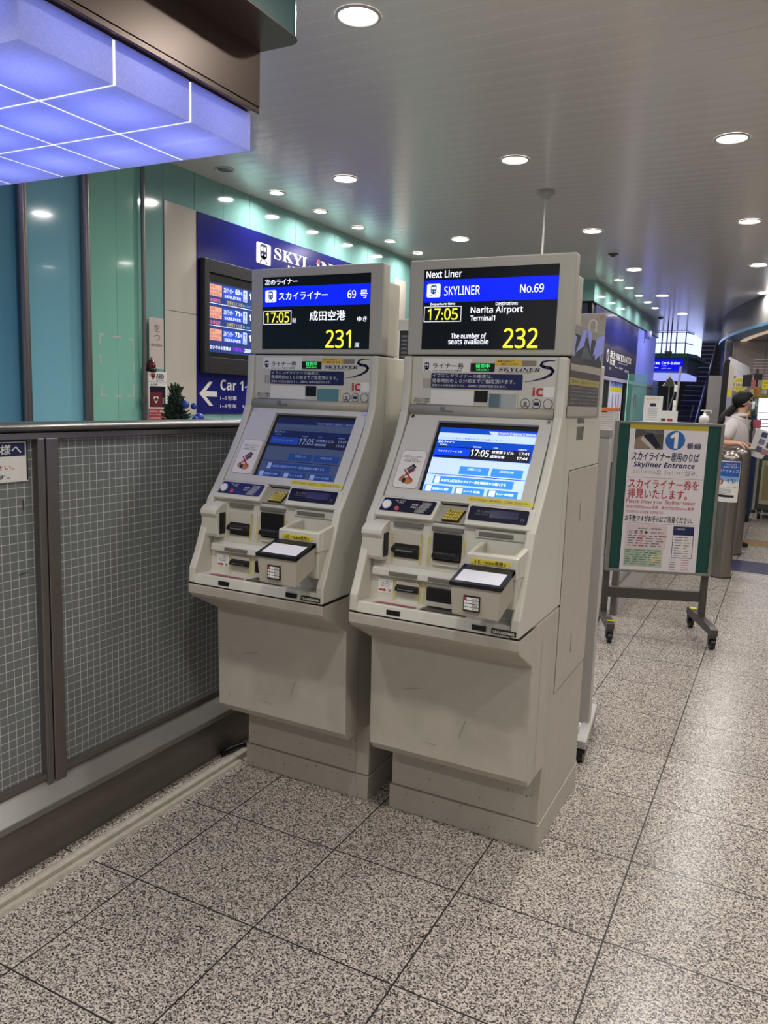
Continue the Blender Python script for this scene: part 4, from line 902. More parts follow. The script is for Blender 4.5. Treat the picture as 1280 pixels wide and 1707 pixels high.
for i in range(8): b.rect(.085, .632 - i * .0165, .085 + rs.uniform(.03, .05), .636 - i * .0165, GREYP, 1); b.rect(.14, .632 - i * .0165, .14 + rs.uniform(.02, .045), .636 - i * .0165, mat('olive_print', '8a8a50', .5), 1)
for i in range(5): b.rect(.065, .490 - i * .015, .10, .494 - i * .015, GREYP); b.rect(.135, .490 - i * .015, .18, .494 - i * .015, mat('rose_print', 'c09090', .5))
b.build('poster_print', pp, local=True)

# ================================================================== WHITE STAND BEHIND THE RIGHT MACHINE
wsd = thing('partition_stand', 'pale grey wheeled partition stand standing behind the right machine', 'partition stand', (-.645, 3.2, 0))
PG = mat('pale_grey_enamel', 'b9b6b2', .4)
MB().box(-.668, -.624, 3.178, 3.222, .09, 1.292, PG).build('post', wsd, bevel=.003)
MB().box(-.669, -.623, 3.177, 3.223, 1.292, 1.328, mat('cap_grey', '8f918c', .5)).build('cap', wsd, bevel=.004)
MB().box(-1.10, -1.056, 3.178, 3.222, .09, 1.292, PG).build('post', wsd, bevel=.003)
for x in (-.645, -1.078):
    q0, q1 = x + .035, x - .012
    MB().hexa([(q0 - .02, 2.985, .062), (q0 + .02, 2.985, .062), (q1 + .02, 3.415, .062), (q1 - .02, 3.415, .062), (q0 - .02, 2.985, .095), (q0 + .02, 2.985, .095), (q1 + .02, 3.415, .095), (q1 - .02, 3.415, .095)], PG).build('foot', wsd, bevel=.003)
    for xx, yy in ((q0 - .002, 3.01), (q1 + .002, 3.385)):
        k = MB().tube((xx - .012, yy, .031), (xx + .012, yy, .031), .031, BLACK, n=20).box(xx - .018, xx + .018, yy - .018, yy + .018, .04, .062, BLACK); k.build('caster', wsd)
bd = MB().box(-1.15, -.678, 3.19, 3.20, .35, 1.782, mat('board_beige', '8c8780', .5)).build('board', wsd, bevel=.002)
gs = G((0, 3.19, 0), (1, 0, 0), (0, 0, 1)); PL = mat('pale_arch', 'b4ab9f', .5); AR = [(-.726 + .017 * math.cos(math.radians(180 - 15 * i)), 1.742 + .017 * math.sin(math.radians(180 - 15 * i))) for i in range(13)]; AI = [(-.726 + .010 * math.cos(math.radians(180 - 15 * i)), 1.742 + .010 * math.sin(math.radians(180 - 15 * i))) for i in range(13)]
for i in range(12): gs.poly([AR[i], AR[i + 1], AI[i + 1], AI[i]], PL)
gs.rect(-.743, 1.68, -.736, 1.742, PL); gs.rect(-.716, 1.68, -.709, 1.742, PL); gs.rect(-.70, 1.76, -.685, 1.775, mat('tan_print2', '937864', .5)); gs.build('board_print', bd)

# ================================================================== FAR FENCE AND COUNTER
ff = thing('low_rail', 'low steel rail with glass and kick plate behind the notice board stand', 'fence', (-.95, 6.2, 0))
k = MB().box(-.965, -.925, 5.335, 5.40, .0, 1.02, STEELD).box(-.965, -.925, 7.0, 7.06, 0, 1.02, STEELD); k.build('post', ff, bevel=.003)
MB().box(-.955, -.93, 5.40, 7.0, .03, .205, PG).build('kick_plate', ff, bevel=.002)
MB().box(-.962, -.925, 5.40, 7.0, .205, .225, STEEL).build('bottom_rail', ff)
MB().tube((-.945, 5.3, 1.04), (-.945, 7.06, 1.04), .025, STEEL).build('handrail', ff)
MB().box(-.947, -.943, 5.40, 7.0, .225, 1.02, glass_mat('rail_glass', 'c4d2d0', .1, .25)).build('glass', ff)
kn = MB().box(-.99, -.955, 5.18, 5.22, .99, 1.035, WHITE).box(-.985, -.96, 5.185, 5.215, .955, .992, CREAM).box(-.975, -.95, 5.19, 5.34, 1.0, 1.02, STEELD); kn.build('latch', ff, bevel=.003)

ct = thing('reception_counter', 'dark counter hidden behind the notice board stand', 'counter', (-.9, 7.6, 0))
MB().box(-1.22, -.64, 7.42, 7.9, 0, 1.25, mat('counter_dark', '2a2726', .4)).build('body', ct, bevel=.003); MB().box(-1.24, -.615, 7.4, 7.92, 1.25, 1.29, STEEL).build('worktop', ct, bevel=.003)
nt_ = thing('notice_holder', 'white notice sheet in an upright holder above the notice board', 'notice', (-1.11, 7.5, 1.29))
MB().box(-1.192, -1.028, 7.495, 7.50, 1.295, 1.525, WHITE).build('sheet', nt_); MB().box(-1.195, -1.025, 7.47, 7.54, 1.29, 1.2955, CLEAR).build('base', nt_)
gs = G((0, 7.495, 0), (1, 0, 0), (0, 0, 1)); gs.text('▲お知らせ', -1.17, 1.49, -1.06, 1.512, mat('amber_print', 'd8b23c', .5)); gs.rect(-1.135, 1.43, -1.085, 1.458, NAVY)
for i in range(6): gs.rect(-1.15, 1.41 - i * .016, -1.07, 1.413 - i * .016, GREYP)
gs.text('スカイライナー', -1.175, 1.305, -1.05, 1.312, BLKP); gs.build('print', nt_)
bx_ = MB().box(-1.03, -.905, 7.48, 7.62, 1.29, 1.395, WHITE).box(-1.028, -.99, 7.479, 7.48, 1.30, 1.325, DARK).box(-.975, -.93, 7.479, 7.48, 1.30, 1.325, REDP)
tag(bx_.build('counter_box', bevel=.002), 'small white box beside the notice sheet above the notice board', 'box')
pu = thing('pump_bottle', 'white pump sanitizer bottle at the right end above the notice board', 'bottle', (-.665, 7.5, 1.29))
MB().lathe(-.665, 7.5, [(.0005, 1.29), (.042, 1.29), (.044, 1.34), (.035, 1.362), (.015, 1.368), (.015, 1.385), (.0005, 1.385)], mat('bottle_white', 'd6d2ce', .3)).build('body', pu)
MB().tube((-.665, 7.5, 1.38), (-.665, 7.5, 1.405), .008, WHITE).box(-.70, -.61, 7.49, 7.51, 1.403, 1.414, WHITE).box(-.618, -.610, 7.492, 7.508, 1.385, 1.404, WHITE).build('pump', pu)
pl_ = thing('clip_pole', 'thin upright pole with white clips rising behind the notice board', 'pole', (-.925, 7.7, 1.29))
MB().tube((-.94, 7.7, 1.29), (-.925, 7.7, 1.80), .010, mat('pole_grey', 'a09a94', .4)).build('pole', pl_)
for z in (1.41, 1.46, 1.60): MB().box(-.965, -.935, 7.685, 7.715, z - .03, z + .03, WHITE).build('clip', pl_, bevel=.003)
bl = thing('hanging_bell_sign', 'small triangular dark sign above the far escalator', 'sign', (-1.25, 9.3, 1.6))
MB().tube((-1.22, 9.3, 1.29), (-1.22, 9.3, 1.68), .008, STEELD).build('stem', bl)
MB().prism([(-1.295, 1.665), (-1.145, 1.665), (-1.17, 1.70), (-1.22, 1.80), (-1.27, 1.70)], 9.29, 9.31, WHITE, axis='y').build('white_plate', bl); MB().prism([(-1.275, 1.668), (-1.165, 1.668), (-1.18, 1.72), (-1.22, 1.76), (-1.26, 1.72)], 9.285, 9.29, DARK, axis='y').build('dark_face', bl)
MB().box(-1.32, -1.12, 9.2, 9.4, 0, 1.29, DARK).build('pedestal', bl)
ob = thing('striped_bin', 'white striped box with an orange lid behind the right machine', 'box', (-1.5, 7.5, 0))
k = MB().box(-1.60, -1.445, 7.45, 7.7, 0, 1.36, mat('bin_white', 'cfcac6', .5)); k.build('body', ob, bevel=.003)
gs = G((0, 7.45, 0), (1, 0, 0), (0, 0, 1)); 
for i in range(14): gs.rect(-1.597, 1.34 - i * .022, -1.448, 1.343 - i * .022, GREYP if i % 3 else mat('orange_band', 'd8743a', .5))
gs.build('stripes', ob); MB().prism([(-1.61, 1.36), (-1.44, 1.375), (-1.44, 1.41), (-1.50, 1.408), (-1.61, 1.39)], 7.44, 7.71, mat('orange_band', 'd8743a', .5), axis='y').build('lid', ob, bevel=.004)
gp = thing('glass_screen', 'upright green-edged glass screen with steel handle left of the notice sheet', 'glass screen', (-1.35, 7.9, 0))
MB().box(-1.44, -1.26, 7.995, 8.005, .1, 1.74, glass_mat('green_glass', '5f9a90', .06, .35)).build('pane', gp); MB().box(-1.445, -1.435, 7.99, 8.01, .1, 1.74, TEALG).build('edge', gp); MB().tube((-1.36, 7.98, 1.42), (-1.36, 7.98, 1.54), .010, CHROME).build('handle', gp); MB().box(-1.45, -1.25, 7.96, 8.04, 0, .1, STEELD).build('shoe', gp)

# ================================================================== POSTER WALL AND OFFICE FRONT
ps = thing('advert_poster', 'large dusk sky poster with white lettering on the far left wall', 'poster', (X2, 12, 1.8))
def dusk():
    m = bpy.data.materials.new('dusk_sky_print'); m.use_nodes = True; nt = m.node_tree; b_ = nt.nodes['Principled BSDF']
    tc = N(nt, 'ShaderNodeTexCoord'); sp_ = N(nt, 'ShaderNodeSeparateXYZ'); nt.links.new(tc.outputs['Object'], sp_.inputs[0]); n = N(nt, 'ShaderNodeTexNoise'); n.inputs['Scale'].default_value = 3; nt.links.new(tc.outputs['Object'], n.inputs['Vector'])
    cr = N(nt, 'ShaderNodeValToRGB'); nt.links.new(math_(nt, 'ADD', sp_.outputs[2], math_(nt, 'MULTIPLY', n.outputs['Fac'], .12)), cr.inputs[0])
    el = cr.color_ramp.elements; el[0].position = .02; el[0].color = lin('44465e') + (1,); el[1].position = .95; el[1].color = lin('4a4a66') + (1,)
    for q_, c_ in ((.35, '4a465c'), (.5, '5a5468'), (.56, '32356e'), (.75, '30347c')): x_ = el.new(q_); x_.color = lin(c_) + (1,)
    nt.links.new(cr.outputs[0], b_.inputs['Base Color']); b_.inputs['Roughness'].default_value = .15
    return m
MB().box(X2 - .07, X2 - .005, 10.3, 13.45, 1.84, 2.70, dusk()).build('print', ps)
gs = G((X2 - .005, 0, 0), (0, 1, 0), (0, 0, 1))
gs.text('0', 11.12, 2.02, 11.27, 2.20, WHITE, bold=.01); gs.text('新た', 11.35, 2.09, 11.75, 2.20, WHITE, bold=.01); gs.text('な旅', 11.35, 2.0, 11.72, 2.085, WHITE, bold=.01); gs.text(serif('SKYLiNER'), 11.80, 2.085, 13.0, 2.18, WHITE, bold=.004); gs.text('KEISEI SKYLINER', 12.0, 2.05, 12.7, 2.065, WHITE); gs.text('36min  日暮里', 11.75, 1.97, 12.35, 2.0, WHITE); gs.text('成田空港', 12.5, 1.94, 12.85, 1.98, WHITE); gs.text('京成', 11.35, 1.93, 11.48, 1.97, WHITE)
gs.build('lettering', ps)
of = thing('ticket_office_front', 'office front below the dusk poster with dark doors and white panels', 'shopfront', (X2, 12, 0))
k = MB().box(X2 - .03, X2, 10.16, 15.4, 1.78, 1.83, mat('header_lilac', 'b4aec8', .4)).build('header', of)
for a, b_ in ((10.6, 11.5), (12.75, 13.35)): MB().box(X2 - .06, X2 - .02, a, b_, 0, 1.78, mat('door_dark', '34383a', .3)).build('door_leaf', of)
MB().box(X2 - .06, X2 - .01, 12.50, 12.62, 0, 1.83, BLACK).build('mullion', of)
wpn = MB().box(X2 - .06, X2 - .015, 11.55, 12.48, 0, 1.78, em('panel_white', 'b8b6c8', .35)).build('lit_panel', of)
gs = G((X2 - .015, 0, 0), (0, 1, 0), (0, 0, 1)); gs.rect(11.58, 1.70, 12.46, 1.80, mat('sky_print', '86a0e6', .4)); gs.disc(11.95, 1.765, .04, mat('mid_blue', '3550b0', .4), 1); gs.text('免税', 11.85, 1.71, 12.1, 1.745, mat('mid_blue', '3550b0', .4), 1); gs.text('きっぷ', 12.15, 1.75, 12.4, 1.79, mat('mid_blue', '3550b0', .4), 1); gs.rect(11.60, 1.63, 12.44, 1.70, mat('lemon', 'd8cc28', .5), 1)
for a in (11.75, 12.0, 12.2): gs.rect(a, 1.2, a + .08, 1.6, mat('lavender_print', '9a98b4', .5), 1)
gs.build('panel_print', wpn)
struct(MB().box(X2 - .05, X2 - .01, 13.5, 15.4, 1.84, 2.70, em('lilac_glass_reflection', '6f78d0', .45)).build('window_2'))  # lit canopy's reflection in this glass, painted as an even lilac glow
MB().box(X2 - .05, X2 - .01, 13.5, 15.4, .1, 1.78, mat('pale_glass', 'a8b4c8', .1)).build('pale_glass', of)
tag(MB().lathe(X2 + .05, 14.1, [(.0005, 2.57), (.04, 2.58), (.055, 2.62), (.055, 2.704), (.0005, 2.7045)], mat('camera_lilac', '8d92c8', .3)).build('dome_camera'), 'lilac lit dome camera under the far teal band beside the poster', 'camera')

# ================================================================== FAR KIOSK, STAIRS, ESCALATORS
kf = thing('far_kiosk', 'far kiosk with glowing white glass top, teal slab and blue car sign', 'kiosk', (-2.3, 17.3, 0))
LITW = em('lit_white_glass', 'bcc6ff', 1.9); LITB = em('lit_blue_glass', 'a8b0ff', 1.0)
k = MB().prism([(-3.6, 17.25), (-2.02, 17.25), (-1.93, 17.8), (-1.93, 19.5), (-3.6, 19.5)], 2.53, ZC - .004, LITW, axis='z'); k.build('glass_box', kf)
k = MB()
for x in (-2.78, -2.48, -2.2): k.box(x - .012, x + .012, 17.235, 17.25, 2.53, ZC - .004, STEELD)
k.box(-3.6, -2.02, 17.235, 17.25, 2.74, 2.755, STEELD).box(-3.6, -2.02, 17.235, 17.25, 2.955, 2.975, STEELD)
k.tube((-2.02, 17.25, 2.53), (-2.02, 17.25, 2.975), .012, STEELD); k.tube((-2.02, 17.245, 2.965), (-1.93, 17.8, 2.965), .012, STEELD); k.tube((-2.02, 17.245, 2.747), (-1.93, 17.8, 2.747), .010, STEELD); k.build('mullions', kf)
MB().prism([(-3.6, 17.1), (-1.95, 17.1), (-1.82, 17.6), (-1.82, 19.5), (-3.6, 19.5)], 2.455, 2.53, mat('pale_teal_enamel', '5fa48c', .35), axis='z').build('roof_slab', kf)
MB().box(-3.6, -1.95, 17.35, 19.4, 2.14, 2.455, mat('kiosk_grey', '6f8f88', .35)).build('header_box', kf)
sg2 = MB().box(-3.2, -2.05, 17.30, 17.35, 2.19, 2.43, em('lit_sign_blue', '1414e8', .9)).build('sign_panel', kf)
gs = G((0, 17.30, 0), (1, 0, 0), (0, 0, 1)); gs.text(serif('SKYLiNER'), -3.15, 2.315, -2.49, 2.36, LITW, bold=.002); gs.text(sansbi('Car 6~8 door'), -2.46, 2.315, -2.09, 2.375, LITW); gs.text('6~8号車', -2.46, 2.275, -2.36, 2.295, LITW); gs.text('6~8号车  6~8호차', -2.46, 2.225, -2.26, 2.25, LITW); gs.text(sansbi('Car 6~8 door'), -2.72, 2.235, -2.52, 2.265, LITW); gs.build('lettering', sg2)
MB().box(-3.6, -1.97, 17.25, 19.4, 2.04, 2.14, LITB).build('lit_base', kf, bevel=.003)
MB().box(-2.95, -2.80, 17.6, 19.4, 0, 2.04, mat('kiosk_pillar', 'a8b8b4', .3)).box(-3.6, -2.95, 18.4, 19.4, 0, 2.04, mat('kiosk_teal', '4d8a84', .2)).build('kiosk_body', kf)
MB().box(-3.3, -2.96, 18.36, 18.4, .2, 1.86, TEALG).build('glass_door', kf)

st = MB(); ST_D = mat('stair_dark', '1b1d30', .6); ST_L = mat('stair_nosing', '8f93b4', .4)
for i in range(40):
    y0, z0 = 17.9 + i * .215, i * .125
    st.box(-2.38, -1.28, y0, y0 + .24, max(0, z0 - .3), z0 + .125, ST_D); st.box(-2.38, -1.28, y0 - .012, y0 + .02, z0 + .108, z0 + .126, ST_L)
struct(st.build('stairs'))
struct(MB().box(-7, 6, 30, 30.3, 0, 7, mat('end_wall', '1c1e2c', .6)).build('wall_back'))
def escal(x, lab, dy):
    t = thing('escalator_balustrade', lab, 'escalator', (x, 17.5 + dy, 0), 0, 'escalator side panels')
    pr_ = [(a_ + dy, b_) for a_, b_ in [(15.6, .0), (15.6, .75), (15.75, .95), (16.6, 1.02), (23.5, 5.0), (23.5, 3.9), (17.2, .25), (17.0, 0)]]
    MB().prism(pr_, x - .03, x + .03, mat('escalator_steel', '8a8480', .25, .8)).build('side_panel', t)
    k = MB(); k.path([(x, 15.62 + dy, .75), (x, 15.75 + dy, .97), (x, 16.6 + dy, 1.05), (x, 23.5 + dy, 5.03)], .035, BLACK); k.build('handrail', t)
    MB().path([(x - .035, 16.2 + dy, .98), (x - .035, 16.6 + dy, 1.0), (x - .035, 23.5 + dy, 4.97)], .02, CHROME).build('trim_rail', t)
escal(-2.75, 'left steel escalator balustrade rising behind the far kiosk', 4.3); escal(-1.62, 'right steel escalator balustrade rising beside the dark stairs', 0)
gb = MB().prism([(16.4, .0), (16.4, 1.35), (16.5, 1.5), (16.9, 1.5), (17.0, 1.4), (17.0, 0)], -2.1, -1.72, glass_mat('smoked_glass', '20243a', .08, .35))
tag(gb.build('glass_guard'), 'rounded clear glass guard in front of the dark stairs', 'guard')
# column, its blue light painted into the colour, and grey panels to the right of the stairs
struct(MB().box(-1.35, -1.19, 17.6, 17.9, 0, ZC, mat('column_blue_light_tint', '7f86d8', .3)).build('trim_6'))
struct(MB().box(-1.18, -.93, 13.4, 13.6, 0, 1.95, mat('grey_pillar', '8a8682', .4)).build('trim_7'))
struct(MB().box(-1.22, 3, 17.9, 18.2, 0, ZC, mat('back_panel', '8c8884', .4)).build('wall_back_right'))

# ================================================================== SHOP AT FAR RIGHT
so = thing('arched_soffit', 'curved grey shop soffit with blue lit edge at the right', 'soffit', (-.5, 12, 2.2))
cx, cy_ = 12.0, 16.5
def arc(r0, r1, z0, z1, m, nm, a0=179, a1=214, par=so):
    k = MB(); A = [math.radians(a0 + (a1 - a0) * i / 40) for i in range(41)]
    pts = [(cx + r1 * math.cos(a), cy_ + r1 * math.sin(a)) for a in A]; inn_ = [(cx + r0 * math.cos(a), cy_ + r0 * math.sin(a)) for a in A]
    k.prism(pts + inn_[::-1], z0, z1, m, axis='z'); return k.build(nm, par)
arc(13.06, 13.26, 2.59, ZC - .002, mat('soffit_grey', '7a7572', .6, spec=.15), 'drum'); arc(13.02, 13.29, 2.55, 2.59, mat('soffit_blue', '5a8fb4', .3), 'blue_edge'); arc(12.94, 13.02, 2.535, 2.55, em('cove_light', 'e8cbb0', .6), 'cove_light')
arc(8.6, 13.02, 2.552, 2.58, mat('shop_ceiling', 'b0a6a2', .35), 'shop_ceiling')
sh_ = thing('shop_wall', 'bright shop interior wall with shelves at the far right', 'shop', (.2, 14, 0))
MB().box(-.92, 3, 14.2, 14.4, 0, 2.545, mat('shop_cream', 'b5aaa0', .5)).build('back_wall', sh_); MB().box(-.9, -.88, 12.2, 14.2, 0, 2.5, glass_mat('shop_glass', 'd0ccc4', .05, .15)).build('glass_front', sh_)
MB().prism([(-.86, 2.2), (-.58, 2.05), (-.52, 1.80), (-.86, 1.97)], 12.6, 12.64, mat('banner_white', 'c8c6ca', .5), axis='y').build('white_banner', sh_)
for i in range(10): MB().box(-.55, .6, 13.2, 13.26, 1.78 + i * .045, 1.792 + i * .045, mat('louvre_pale', 'd4ccc8', .4)).build('louvre', sh_)
tb = thing('tall_display', 'tall slim black display stand at the edge of the shop', 'display stand', (-.8, 12.1, 0))
k = MB().prism([(-.882, 0), (-.882, 2.02), (-.86, 2.10), (-.835, 2.115), (-.80, 2.115), (-.80, 0)], 12.0, 12.06, BLACK, axis='y'); k.build('black_edge', tb); MB().prism([(-.80, .3), (-.80, 2.08), (-.735, 2.0), (-.735, .3)], 12.0, 12.05, mat('display_beige', 'c9bfb2', .3), axis='y').build('face', tb)
gs = G((0, 12.0, 0), (1, 0, 0), (0, 0, 1)); gs.rect(-.798, 1.62, -.738, 1.70, mat('lemon', 'd8cc28', .5)); gs.rect(-.798, 1.45, -.738, 1.6, mat('lavender_print', '9a98b4', .5)); gs.build('print', tb)
ro = thing('round_shop_sign', 'round yellow shop sign with a white name band', 'shop sign', (-.66, 12.3, 1.8))
k = MB(); k.tube((-.665, 12.27, 1.785), (-.665, 12.24, 1.785), .105, WHITE, n=32); k.build('disc', ro)
gs = G((0, 12.24, 0), (1, 0, 0), (0, 0, 1)); gs.disc(-.665, 1.785, .093, mat('mustard_sign', 'c8b83c', .4)); gs.rect(-.765, 1.76, -.565, 1.815, WHITE, 1); gs.text(serif("Tino's"), -.755, 1.765, -.575, 1.812, mat('olive_letter', '6a6430', .5), 2, bold=.002); gs.build('lettering', ro)
MB().box(-.672, -.658, 12.26, 12.4, 1.78, 1.80, DARK).build('arm', ro)
ys_ = thing('price_sign', 'small yellow price sign hanging in the shop at the right edge', 'sign', (-.3, 12.0, 1.78)); MB().box(-.362, -.10, 12.0, 12.01, 1.725, 1.845, mat('bright_yellow', 'e0d020', .4, emit=.25)).build('plate', ys_); gs = G((0, 12.0, 0), (1, 0, 0), (0, 0, 1)); gs.text('お得な商品', -.345, 1.79, -.14, 1.825, BLKP); gs.text('¥100～', -.345, 1.74, -.2, 1.775, BLKP); gs.build('lettering', ys_); MB().box(-.24, -.23, 12.003, 12.007, 1.845, 2.53, DARK).build('hanger', ys_)
n2 = thing('number_sign', 'white number 2 sign below the yellow price sign', 'sign', (-.4, 12.02, 1.7)); MB().box(-.44, -.30, 12.02, 12.03, 1.655, 1.715, WHITE).build('plate', n2); gs = G((0, 12.02, 0), (1, 0, 0), (0, 0, 1)); gs.text(sansb('2'), -.42, 1.66, -.38, 1.71, BLKP); gs.build('numeral', n2); MB().box(-.36, -.355, 12.023, 12.027, 1.715, 2.53, DARK).build('hanger', n2)
me_ = thing('menu_lightbox', 'bright white lit menu panel at the right edge behind the person', 'light panel', (-.2, 12.2, 1.4)); MB().box(-.395, .3, 12.2, 12.26, 1.05, 1.635, em('menu_white', 'eef0ff', 1.1)).build('panel', me_); gs = G((0, 12.2, 0), (1, 0, 0), (0, 0, 1)); gs.rect(-.395, 1.60, .3, 1.635, mat('lemon', 'd8cc28', .5)); gs.rect(-.395, 1.40, .3, 1.405, GREYP); gs.disc(-.25, 1.37, .012, GREYP)
for i in range(3): gs.rect(-.36, 1.30 - i * .05, -.1, 1.31 - i * .05, GREYP)
gs.build('menu_print', me_); MB().box(-.2, -.1, 12.21, 12.25, 0, 1.05, DARK).build('leg', me_)
# goods hanging on a slim spinner rack
rk = thing('goods_rack', 'slim shop rack post beside the lit menu panel', 'rack', (-.45, 12.1, 0)); MB().tube((-.45, 12.13, 0), (-.45, 12.13, 2.0), .02, DARK).build('post', rk); MB().lathe(-.45, 12.13, [(.0005, 0), (.16, 0), (.16, .03), (.0005, .03)], DARK).build('base', rk)
rs = random.Random(9)
items = [('e07c8a', -.47, 1.80, .05, .12, 'pink'), ('1a1a1c', -.56, 1.83, .11, .16, 'large black'), ('161616', -.42, 1.88, .10, .08, 'small black'), ('c8c8bc', -.38, 1.81, .07, .10, 'cream'), ('c88a3c', -.42, 1.68, .09, .14, 'orange'), ('b8a878', -.48, 1.66, .05, .10, 'tan'), ('9fc0b8', -.42, 1.55, .05, .12, 'pale blue'), ('24484a', -.44, 1.42, .06, .14, 'dark teal'), ('d8a23c', -.52, 1.36, .10, .10, 'yellow'), ('2a4a7a', -.42, 1.33, .06, .09, 'blue'), ('c8606c', -.38, 1.24, .10, .12, 'rose'), ('b8c0a0', -.47, 1.22, .07, .12, 'sage')]
for i, (c_, x, z, w_, h_, nm) in enumerate(items):
    yq = 12.03 - (i % 3) * .075
    k = MB().box(x - w_ / 2, x + w_ / 2, yq, yq + .055, z - h_ / 2, z + h_ / 2, mat('goods_' + nm.replace(' ', '_'), c_, .5))
    k.box(min(x, -.45) - .003, max(x, -.45) + .003, yq + .02, yq + .026, z + h_ / 2, z + h_ / 2 + .012, DARK).box(-.453, -.447, yq + .02, 12.11, z + h_ / 2, z + h_ / 2 + .012, DARK)
    tag(k.build('packaged_goods', bevel=.012, seg=3), '%s pack hanging on the shop rack behind the person' % nm, 'packaged goods', 'goods on the shop rack')
tc_ = thing('wheeled_cabinet', 'cream and green wheeled shop trolley at the right edge', 'trolley', (-.1, 11.6, 0))
MB().box(-.29, .3, 11.4, 11.9, .12, .86, mat('trolley_green', '3c4c40', .4)).build('body', tc_, bevel=.01); MB().box(-.25, .3, 11.39, 11.40, .2, .78, mat('trolley_cream', 'b8b08a', .5)).build('front_panel', tc_); MB().box(-.22, .3, 11.385, 11.39, .26, .72, mat('trolley_tan', '8f8660', .5)).build('inset', tc_)
for x in (-.23, .2): MB().tube((x - .02, 11.45, .06), (x + .02, 11.45, .06), .06, BLACK).box(x - .03, x + .03, 11.42, 11.5, .07, .13, DARK).build('caster', tc_)
dc = thing('glass_display_case', 'dark blue glass case behind the rear bollard', 'display case', (-.45, 11.0, 0)); MB().box(-.62, -.32, 10.9, 11.4, .1, .92, mat('case_blue', '1c2a48', .2)).build('body', dc, bevel=.004); MB().box(-.635, -.31, 10.885, 11.41, .92, .945, STEEL).build('top', dc); MB().box(-.60, -.34, 10.92, 11.38, 0, .1, BLACK).build('toe_kick', dc); MB().box(-.42, -.38, 10.895, 10.9, .12, .9, mat('case_teal', '44706c', .2)).build('stripe', dc)

# floor bands
struct(MB().box(-.60, 3.5, 7.50, 8.07, 0, .0015, mat('blue_floor_tile', '1b1c44', .45, noise=.15, nscale=150)).build('trim_8'))
struct(MB().box(-.60, 3.5, 9.03, 9.45, 0, .0015, mat('ochre_floor_tile', '7f6238', .4, noise=.1, nscale=150)).build('trim_9'))

# ================================================================== BOLLARDS
BSM = mat('bollard_steel', '8c8580', .30, .85, noise=.1, nscale=20)
def bollard(cx_, cy__, ht, lab):
    t = thing('gate_bollard', lab, 'bollard', (cx_, cy__, 0), 0, 'round-topped gate bollards')
    rr_ = .084
    MB().lathe(cx_, cy__, [(rr_, .012), (rr_, ht - rr_ * .95)] + [(rr_ * math.cos(math.radians(a)), ht - rr_ * .95 + rr_ * .95 * math.sin(math.radians(a))) for a in range(8, 90, 8)] + [(.0008, ht)], BSM, n=40).build('shell', t)
    MB().lathe(cx_, cy__, [(.0005, 0), (rr_ + .004, 0), (rr_ + .004, .014), (rr_, .016)], mat('bollard_foot', '4a4542', .4, .5)).build('foot_ring', t)
    return t
bollard(-.392, 7.16, 1.085, 'front round-topped steel bollard carrying a blue and white notice')
bollard(-.372, 8.40, 1.075, 'rear round-topped steel bollard under the resting hand')
bpz = thing('bollard_notice', 'blue and white ticket notice wrapped round the front bollard', 'notice', (-.392, 7.075, .83))
def cylmap(x, z, h):
    a = -PI / 2 - .12 + x / .085; return (-.392 + (.0852 + h) * math.cos(a), 7.16 + (.0852 + h) * math.sin(a), z)
bg_ = G((0, 0, 0), (1, 0, 0), (0, 0, 1), fn=cylmap, step=.0005)
bg_.rect(-.105, .655, .105, 1.0, WHITE); bg_.rect(-.098, .87, .098, .992, mat('notice_blue', '2c5aa8', .35), 1); bg_.rect(-.098, .83, .098, .87, mat('notice_sky', '7fa6d6', .35), 1)
bg_.text('下車される方の', -.03, .965, .06, .978, WHITE, 2); bg_.text('スカイライナー', -.045, .94, .085, .958, WHITE, 2, bold=.001); bg_.text('チケットレス', -.075, .905, .08, .928, WHITE, 2, bold=.001)
bg_.disc(-.06, .825, .026, mat('badge_orange', 'a84a2c', .4), 2); bg_.text('登録', -.072, .815, -.048, .833, WHITE, 3); bg_.disc(.03, .835, .032, mat('train_navy', '1c2a4a', .3), 2, ry=.02); bg_.poly([(.0, .80), (.06, .815), (.09, .86), (.05, .83)], mat('train_white', 'b8c8d0', .3), 3)
bg_.text('スマートフォンで購入', -.085, .775, .09, .785, REDP, 2)
for i in range(4): bg_.rect(-.07, .76 - i * .012, .03 + .01 * (i % 2), .763 - i * .012, GREYP, 2)
bg_.rect(-.08, .695, .06, .715, BLKP, 2); bg_.build('sheet', bpz)

# ================================================================== PERSON
def skinned(name, joints, edges, parent, m, root, sub=2, label=None):
    me = bpy.data.meshes.new(name); names = list(joints); off = wl(parent)
    me.from_pydata([Vector(joints[n][0]) - off for n in names], [(names.index(a), names.index(b)) for a, b in edges], [])
    o = bpy.data.objects.new(name, me); COL.objects.link(o); o.parent = parent
    md = o.modifiers.new('skin', 'SKIN'); md.use_smooth_shade = True
    for i, n in enumerate(names):
        r_ = joints[n][1]; r_ = r_ if isinstance(r_, tuple) else (r_, r_)
        me.skin_vertices[0].data[i].radius = r_; me.skin_vertices[0].data[i].use_root = (n == root)
    sb = o.modifiers.new('sub', 'SUBSURF'); sb.levels = sub; sb.render_levels = sub
    me.materials.append(m)
    if label: o['label'] = label
    return o
pe = thing('person', 'person in white shirt with black ponytail leaning a hand on the rear bollard', 'person', (-.48, 8.72, 0))
